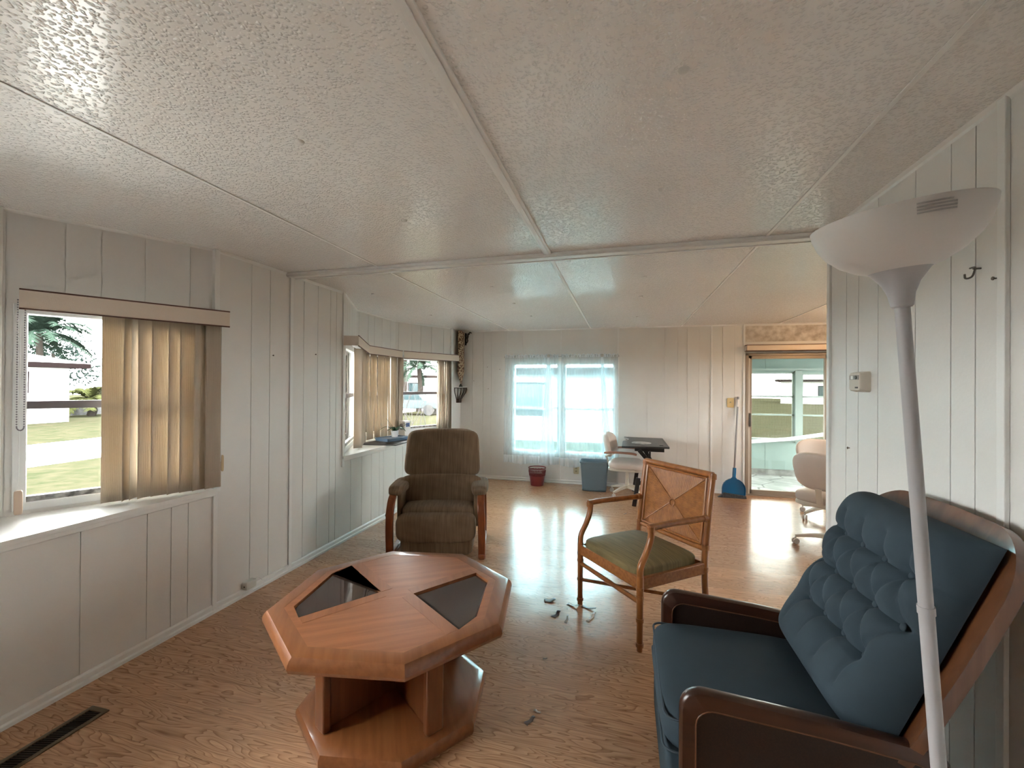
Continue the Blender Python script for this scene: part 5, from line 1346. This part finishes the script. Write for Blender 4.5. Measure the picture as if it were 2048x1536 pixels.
tag(o, 'white board resting at a slant along the porch window sill', 'board')
sup_ = MB().bb(2.02, 2.06, 8.30, 8.34, -0.08, 0.47).bb(3.69, 3.73, 8.34, 8.38, -0.08, 0.72).build('board_stand', M_FRAME, smooth=0)
sup_.parent = o

# ------------------------------------------------------------------ outdoors
def lawn_mat():
    m, nt, b = new_mat('dry_lawn'); N, Lk = nt.nodes, nt.links
    tc = N.new('ShaderNodeTexCoord')
    n = N.new('ShaderNodeTexNoise'); n.inputs['Scale'].default_value = 1.6; n.inputs['Detail'].default_value = 10; n.inputs['Roughness'].default_value = 0.75
    Lk.new(tc.outputs['Object'], n.inputs['Vector'])
    cr = N.new('ShaderNodeValToRGB'); e = cr.color_ramp.elements
    e[0].position = 0.38; e[0].color = (0.019, 0.023, 0.012, 1); e[1].position = 0.62; e[1].color = (0.038, 0.034, 0.022, 1)
    Lk.new(n.outputs['Fac'], cr.inputs[0]); Lk.new(cr.outputs[0], b.inputs['Base Color']); b.inputs['Roughness'].default_value = 0.95
    b.inputs['Specular IOR Level'].default_value = 0.0
    return m
G = -0.6
structure(MB().bb(-90, 60, -60, 90, G - 0.3, G).build('ground_lawn', lawn_mat(), smooth=0))
M_ROAD = mat('pale_concrete', (0.45, 0.45, 0.44), rough=0.8, noise=0.15, nscale=1.5)
rd = MB().prism([(-16.2, -60), (-11.6, -60), (-13.9, 9), (-15.6, 26), (-16, 80), (-21, 80), (-20.4, 26), (-18.6, 9.5)], G, G + 0.02)
structure(rd.build('road', M_ROAD, smooth=0))
M_BOUNCE = mat('bounce_slab_concrete', (0.36, 0.355, 0.34), rough=0.85, noise=0.12, nscale=2)
structure(MB().bb(-6.8, -3.1, -9, 9, G, G + 0.03).build('bounce_slab', M_BOUNCE, smooth=0))  # unseen slab, added to bounce daylight up to the ceiling
M_STUCCO = mat('white_stucco', (0.60, 0.60, 0.60), rough=0.9)
M_FASCIA = mat('brown_fascia', (0.010, 0.007, 0.007), rough=0.7, spec=0.0)
M_ROOF = mat('pale_shingle', (0.26, 0.26, 0.265), rough=0.9, noise=0.2, nscale=6)
M_TEALG = mat('teal_window_pane', (0.006, 0.022, 0.026), rough=0.1)
def house(loc, rz, W, D, label, wins, he=2.85, hr=4.6):
    """W along local x (front is -y), D depth"""
    t_ = thing('house', loc, rz, label, 'house', 'neighbouring houses')
    MB().bb(-W / 2, W / 2, 0, D, 0, he).build('house_walls', M_STUCCO, t_, smooth=0)
    e_ = 0.6
    MB().bb(-W / 2 - e_, W / 2 + e_, -e_, D + e_, he - 0.05, he + 0.20).build('fascia', M_FASCIA, t_, smooth=0)
    rr = [(-W / 2 - e_, -e_), (W / 2 + e_, -e_), (W / 2 + e_, D + e_), (-W / 2 - e_, D + e_)]
    MB().add([(x, y, he + 0.20) for x, y in rr] + [(-W / 2 + D / 2, D / 2, hr), (W / 2 - D / 2, D / 2, hr)], [(0, 1, 5, 4), (1, 2, 5), (2, 3, 4, 5), (3, 0, 4), (0, 3, 2, 1)]).build('roof', M_ROOF, t_, smooth=0)
    for x0, x1, z0, z1 in wins:
        f_ = MB().bb(x0 - 0.08, x1 + 0.08, -0.04, 0.0, z0 - 0.08, z1 + 0.08).build('window', M_FASCIA, t_, smooth=0)
        MB().bb(x0, x1, -0.06, -0.02, z0, z1).build('pane', M_TEALG, f_, smooth=0)
    return t_
# nearest house seen through the left window: wall plane X=-28.3, corner at Y=16.35
house((-28.3, 10.35, G), math.radians(90), 12, 10, 'low white house with brown eaves seen through the nearest window', [(3.75, 4.3, 1.6, 2.5), (-4, -2, 0.9, 2.1)])
house((-24.5, 40.0, G), math.radians(25), 13, 9, 'white house with a teal window seen through the far bay window', [(-1.2, 0.2, 1.0, 2.2), (3, 4.4, 1.0, 2.2)])
house((-1.6, 16.0, G), math.radians(0), 6.4, 5, 'pale neighbouring home blurred behind the sheer curtains', [(-2.4, -1.2, 1.0, 2.1)], 2.5, 3.2)
house((27, 60, G), math.radians(-20), 16, 9, 'distant white house beyond the sun porch windows', [(-4, -2.4, 1.0, 2.2), (2, 3.4, 1.0, 2.2)])
sw = MB().prism([(-33.6, 17.0), (-33.2, 17.0), (-33.2, 26), (-33.6, 26)], G, G + 0.75)
tag(sw.build('stone_wall', mat('mottled_stone', (0.10, 0.10, 0.10), 0.9, nscale=3, col2=(0.02, 0.02, 0.02)), smooth=0), 'low mottled stone garden wall right of the white house', 'wall')
# palms
M_FROND = mat('palm_frond', (0.018, 0.030, 0.022), rough=0.9, spec=0.03)
M_FROND2 = mat('yellow_green_frond', (0.034, 0.038, 0.013), rough=0.9, spec=0.03)
M_TRUNK = mat('palm_trunk', (0.035, 0.030, 0.026), rough=0.9, spec=0.0, noise=0.4, nscale=8)
def palm(loc, h_, r, nf, label, m_, seed, droop=1.0, leaf=0.5):
    q = random.Random(seed)
    t_ = thing('palm_tree', (*loc, G), 0, label, 'palm tree', 'palms across the road')
    if h_ > 0.3: MB().tube(smoothpath([(0, 0, 0), (0.1, 0.05, h_ * .5), (0, 0, h_)], 4), [0.22] * 4 + [0.17] * 4 + [0.15], 10).build('trunk', M_TRUNK, t_)
    mb = MB()
    for k_ in range(nf):
        a = 2 * PI * k_ / nf * 2.4 + q.uniform(-.2, .2); el = q.uniform(-0.1, 1.35); Ln = r * q.uniform(.8, 1.1)
        pts = []
        for j in range(11):
            s_ = j / 10; hh = Ln * s_
            x = hh * math.cos(el) * (1 - 0.1 * s_); z = hh * math.sin(el) - droop * 0.55 * Ln * s_ * s_
            pts.append(Vector((x * math.cos(a), x * math.sin(a), h_ + z)))
        mb.strip(pts, 0.035, 0.03)
        for j in range(1, 11):
            for sub in (0, 0.33, 0.66):
                if j == 10 and sub: continue
                p0 = pts[j].lerp(pts[min(j + 1, 10)], sub); tn = (pts[min(j + 1, 10)] - pts[j - 1]).normalized(); sd = tn.cross(Vector((0, 0, 1))).normalized()
                for s2 in (-1, 1):
                    l_ = leaf * (1 - abs(j / 10 - .45) * .8) * q.uniform(.8, 1.15)
                    tip = p0 + sd * s2 * l_ * .8 + tn * l_ * .45 + Vector((0, 0, -0.35 * l_ * q.uniform(.2, 1.4)))
                    wv_ = tn * 0.075
                    mb.add([p0 - wv_, p0 + wv_, tip], [(0, 1, 2)])
    mb.build('crown', m_, t_, smooth=0)
    return t_
palm((-37.5, 20.0), 5.3, 3.5, 34, 'large feathery palm rising behind the white house roof', M_FROND, 1, leaf=0.8)
palm((-36.0, 26.5), 3.9, 2.6, 26, 'grey green palm right of the white house roof', M_FROND, 2, leaf=0.7)
palm((-32.0, 19.6), 1.0, 1.9, 24, 'low yellow green palm at the corner of the white house', M_FROND2, 3, leaf=0.6)
palm((-46.0, 14.0), 6.0, 3.4, 26, 'palm behind the left part of the house roof', M_FROND, 4)
palm((-15.5, 31.0), 3.4, 3.0, 30, 'bushy palm in the middle of the far bay window', M_FROND, 5)
palm((-11.5, 37.0), 2.8, 2.4, 24, 'yellow green palm to the right in the far bay window', M_FROND2, 6)
palm((-19.5, 36.0), 5.2, 3.4, 28, 'tall palm at the top of the far bay window', M_FROND, 7)
palm((-22.0, 22.0), 4.0, 2.8, 24, 'palm seen through the narrow side window of the far bay', M_FROND, 8)
# leafy trees filling in behind the palms
M_TREE = mat('hazy_blue_green_leaves', (0.020, 0.030, 0.026), rough=0.9, spec=0.0, noise=0.5, nscale=3)
def leafy_tree(loc, h_, r, n_, label, seed):
    q = random.Random(seed)
    t_ = thing('leafy_tree', (*loc, G), 0, label, 'tree', 'leafy trees across the road')
    MB().tube([(0, 0, 0), (0.2, 0.1, h_ * .6), (0, 0, h_)], [0.3, 0.22, 0.1], 8).build('trunk', M_TRUNK, t_)
    mb = MB()
    blobs = [(Vector((q.uniform(-.6, .6) * r, q.uniform(-.6, .6) * r, h_ + q.uniform(-.35, .45) * r)), q.uniform(.35, .6) * r) for _ in range(9)]
    for k_ in range(n_):
        c_, rr = q.choice(blobs)
        d = Vector((q.gauss(0, 1), q.gauss(0, 1), q.gauss(0, 1))).normalized()
        p = c_ + d * rr * q.uniform(.55, 1.05); a_ = Vector((q.gauss(0, 1), q.gauss(0, 1), q.gauss(0, 1))).normalized(); b_ = a_.cross(d).normalized()
        s_ = q.uniform(.10, .24)
        mb.add([p - a_ * s_, p + b_ * s_ * .4, p + a_ * s_, p - b_ * s_ * .4], [(0, 1, 2, 3)])
    mb.build('crown', M_TREE, t_, smooth=0)
leafy_tree((-47, 26), 4.6, 4.2, 2600, 'blue green leafy tree right behind the white house seen in the nearest window', 21)
leafy_tree((-57, 15), 6.2, 4.6, 2600, 'tall blue green tree above the white house roof', 22)
leafy_tree((-28, 52), 6.0, 5.0, 2600, 'leafy tree at the upper left of the far bay window view', 23)
leafy_tree((-17, 52), 5.0, 4.2, 2200, 'leafy tree at the upper right of the far bay window view', 24)
# pickup truck far away
pk = thing('pickup_truck', (-14.3, 27.5, G), math.radians(8), 'pale teal pickup truck parked beyond the lawn', 'truck')
M_CARP = mat('pale_teal_car_paint', (0.02, 0.035, 0.038), rough=0.25)
side = [(-2.4, 0.45), (2.4, 0.45), (2.4, 0.95), (1.2, 1.02), (0.75, 1.55), (-0.55, 1.58), (-0.75, 1.02), (-2.4, 1.0)]
MB().prism(side, -0.85, 0.85, lambda p, z: (p[0], z, p[1])).build('truck_body', M_CARP, pk, bevel=0.04)
MB().prism([(1.05, 1.05), (0.68, 1.48), (-0.45, 1.50), (-0.60, 1.05)], -0.87, 0.87, lambda p, z: (p[0], z, p[1])).build('cab_windows', M_TEALG, pk, smooth=0)
for x in (-1.5, 1.5):
    for s_ in (-1, 1): MB().tube([(x, s_ * 0.72, 0.36), (x, s_ * 0.92, 0.36)], 0.36, 20).build('wheel', M_BLKM, pk)
# bare shrub outside the far bay
M_BARK = mat('bare_bark', (0.035, 0.03, 0.03), rough=0.9)
bs = thing('bare_shrub', (-4.35, 8.4, G), 0, 'leafless shrub with crooked twigs just outside the far bay window', 'shrub')
q = random.Random(5); mb = MB()
def branch(p, d, L_, r, dep):
    pts = [p]; dd = d.copy()
    for k_ in range(5):
        dd = (dd + Vector((q.uniform(-.28, .28), q.uniform(-.28, .28), q.uniform(-.05, .2)))).normalized(); pts.append(pts[-1] + dd * L_ / 5)
    mb.tube(pts, [r * (1 - .12 * k_) for k_ in range(6)], 6)
    if dep:
        for k_ in (2, 3, 5): branch(pts[k_], (dd + Vector((q.uniform(-.9, .9), q.uniform(-.9, .9), .3))).normalized(), L_ * .55, r * .55, dep - 1)
for k_ in range(6): branch(Vector((0, 0, 0)), Vector((q.uniform(-.5, .5), q.uniform(-.5, .5), 1)).normalized(), 1.7, 0.013, 2)
mb.build('branches', M_BARK, bs)
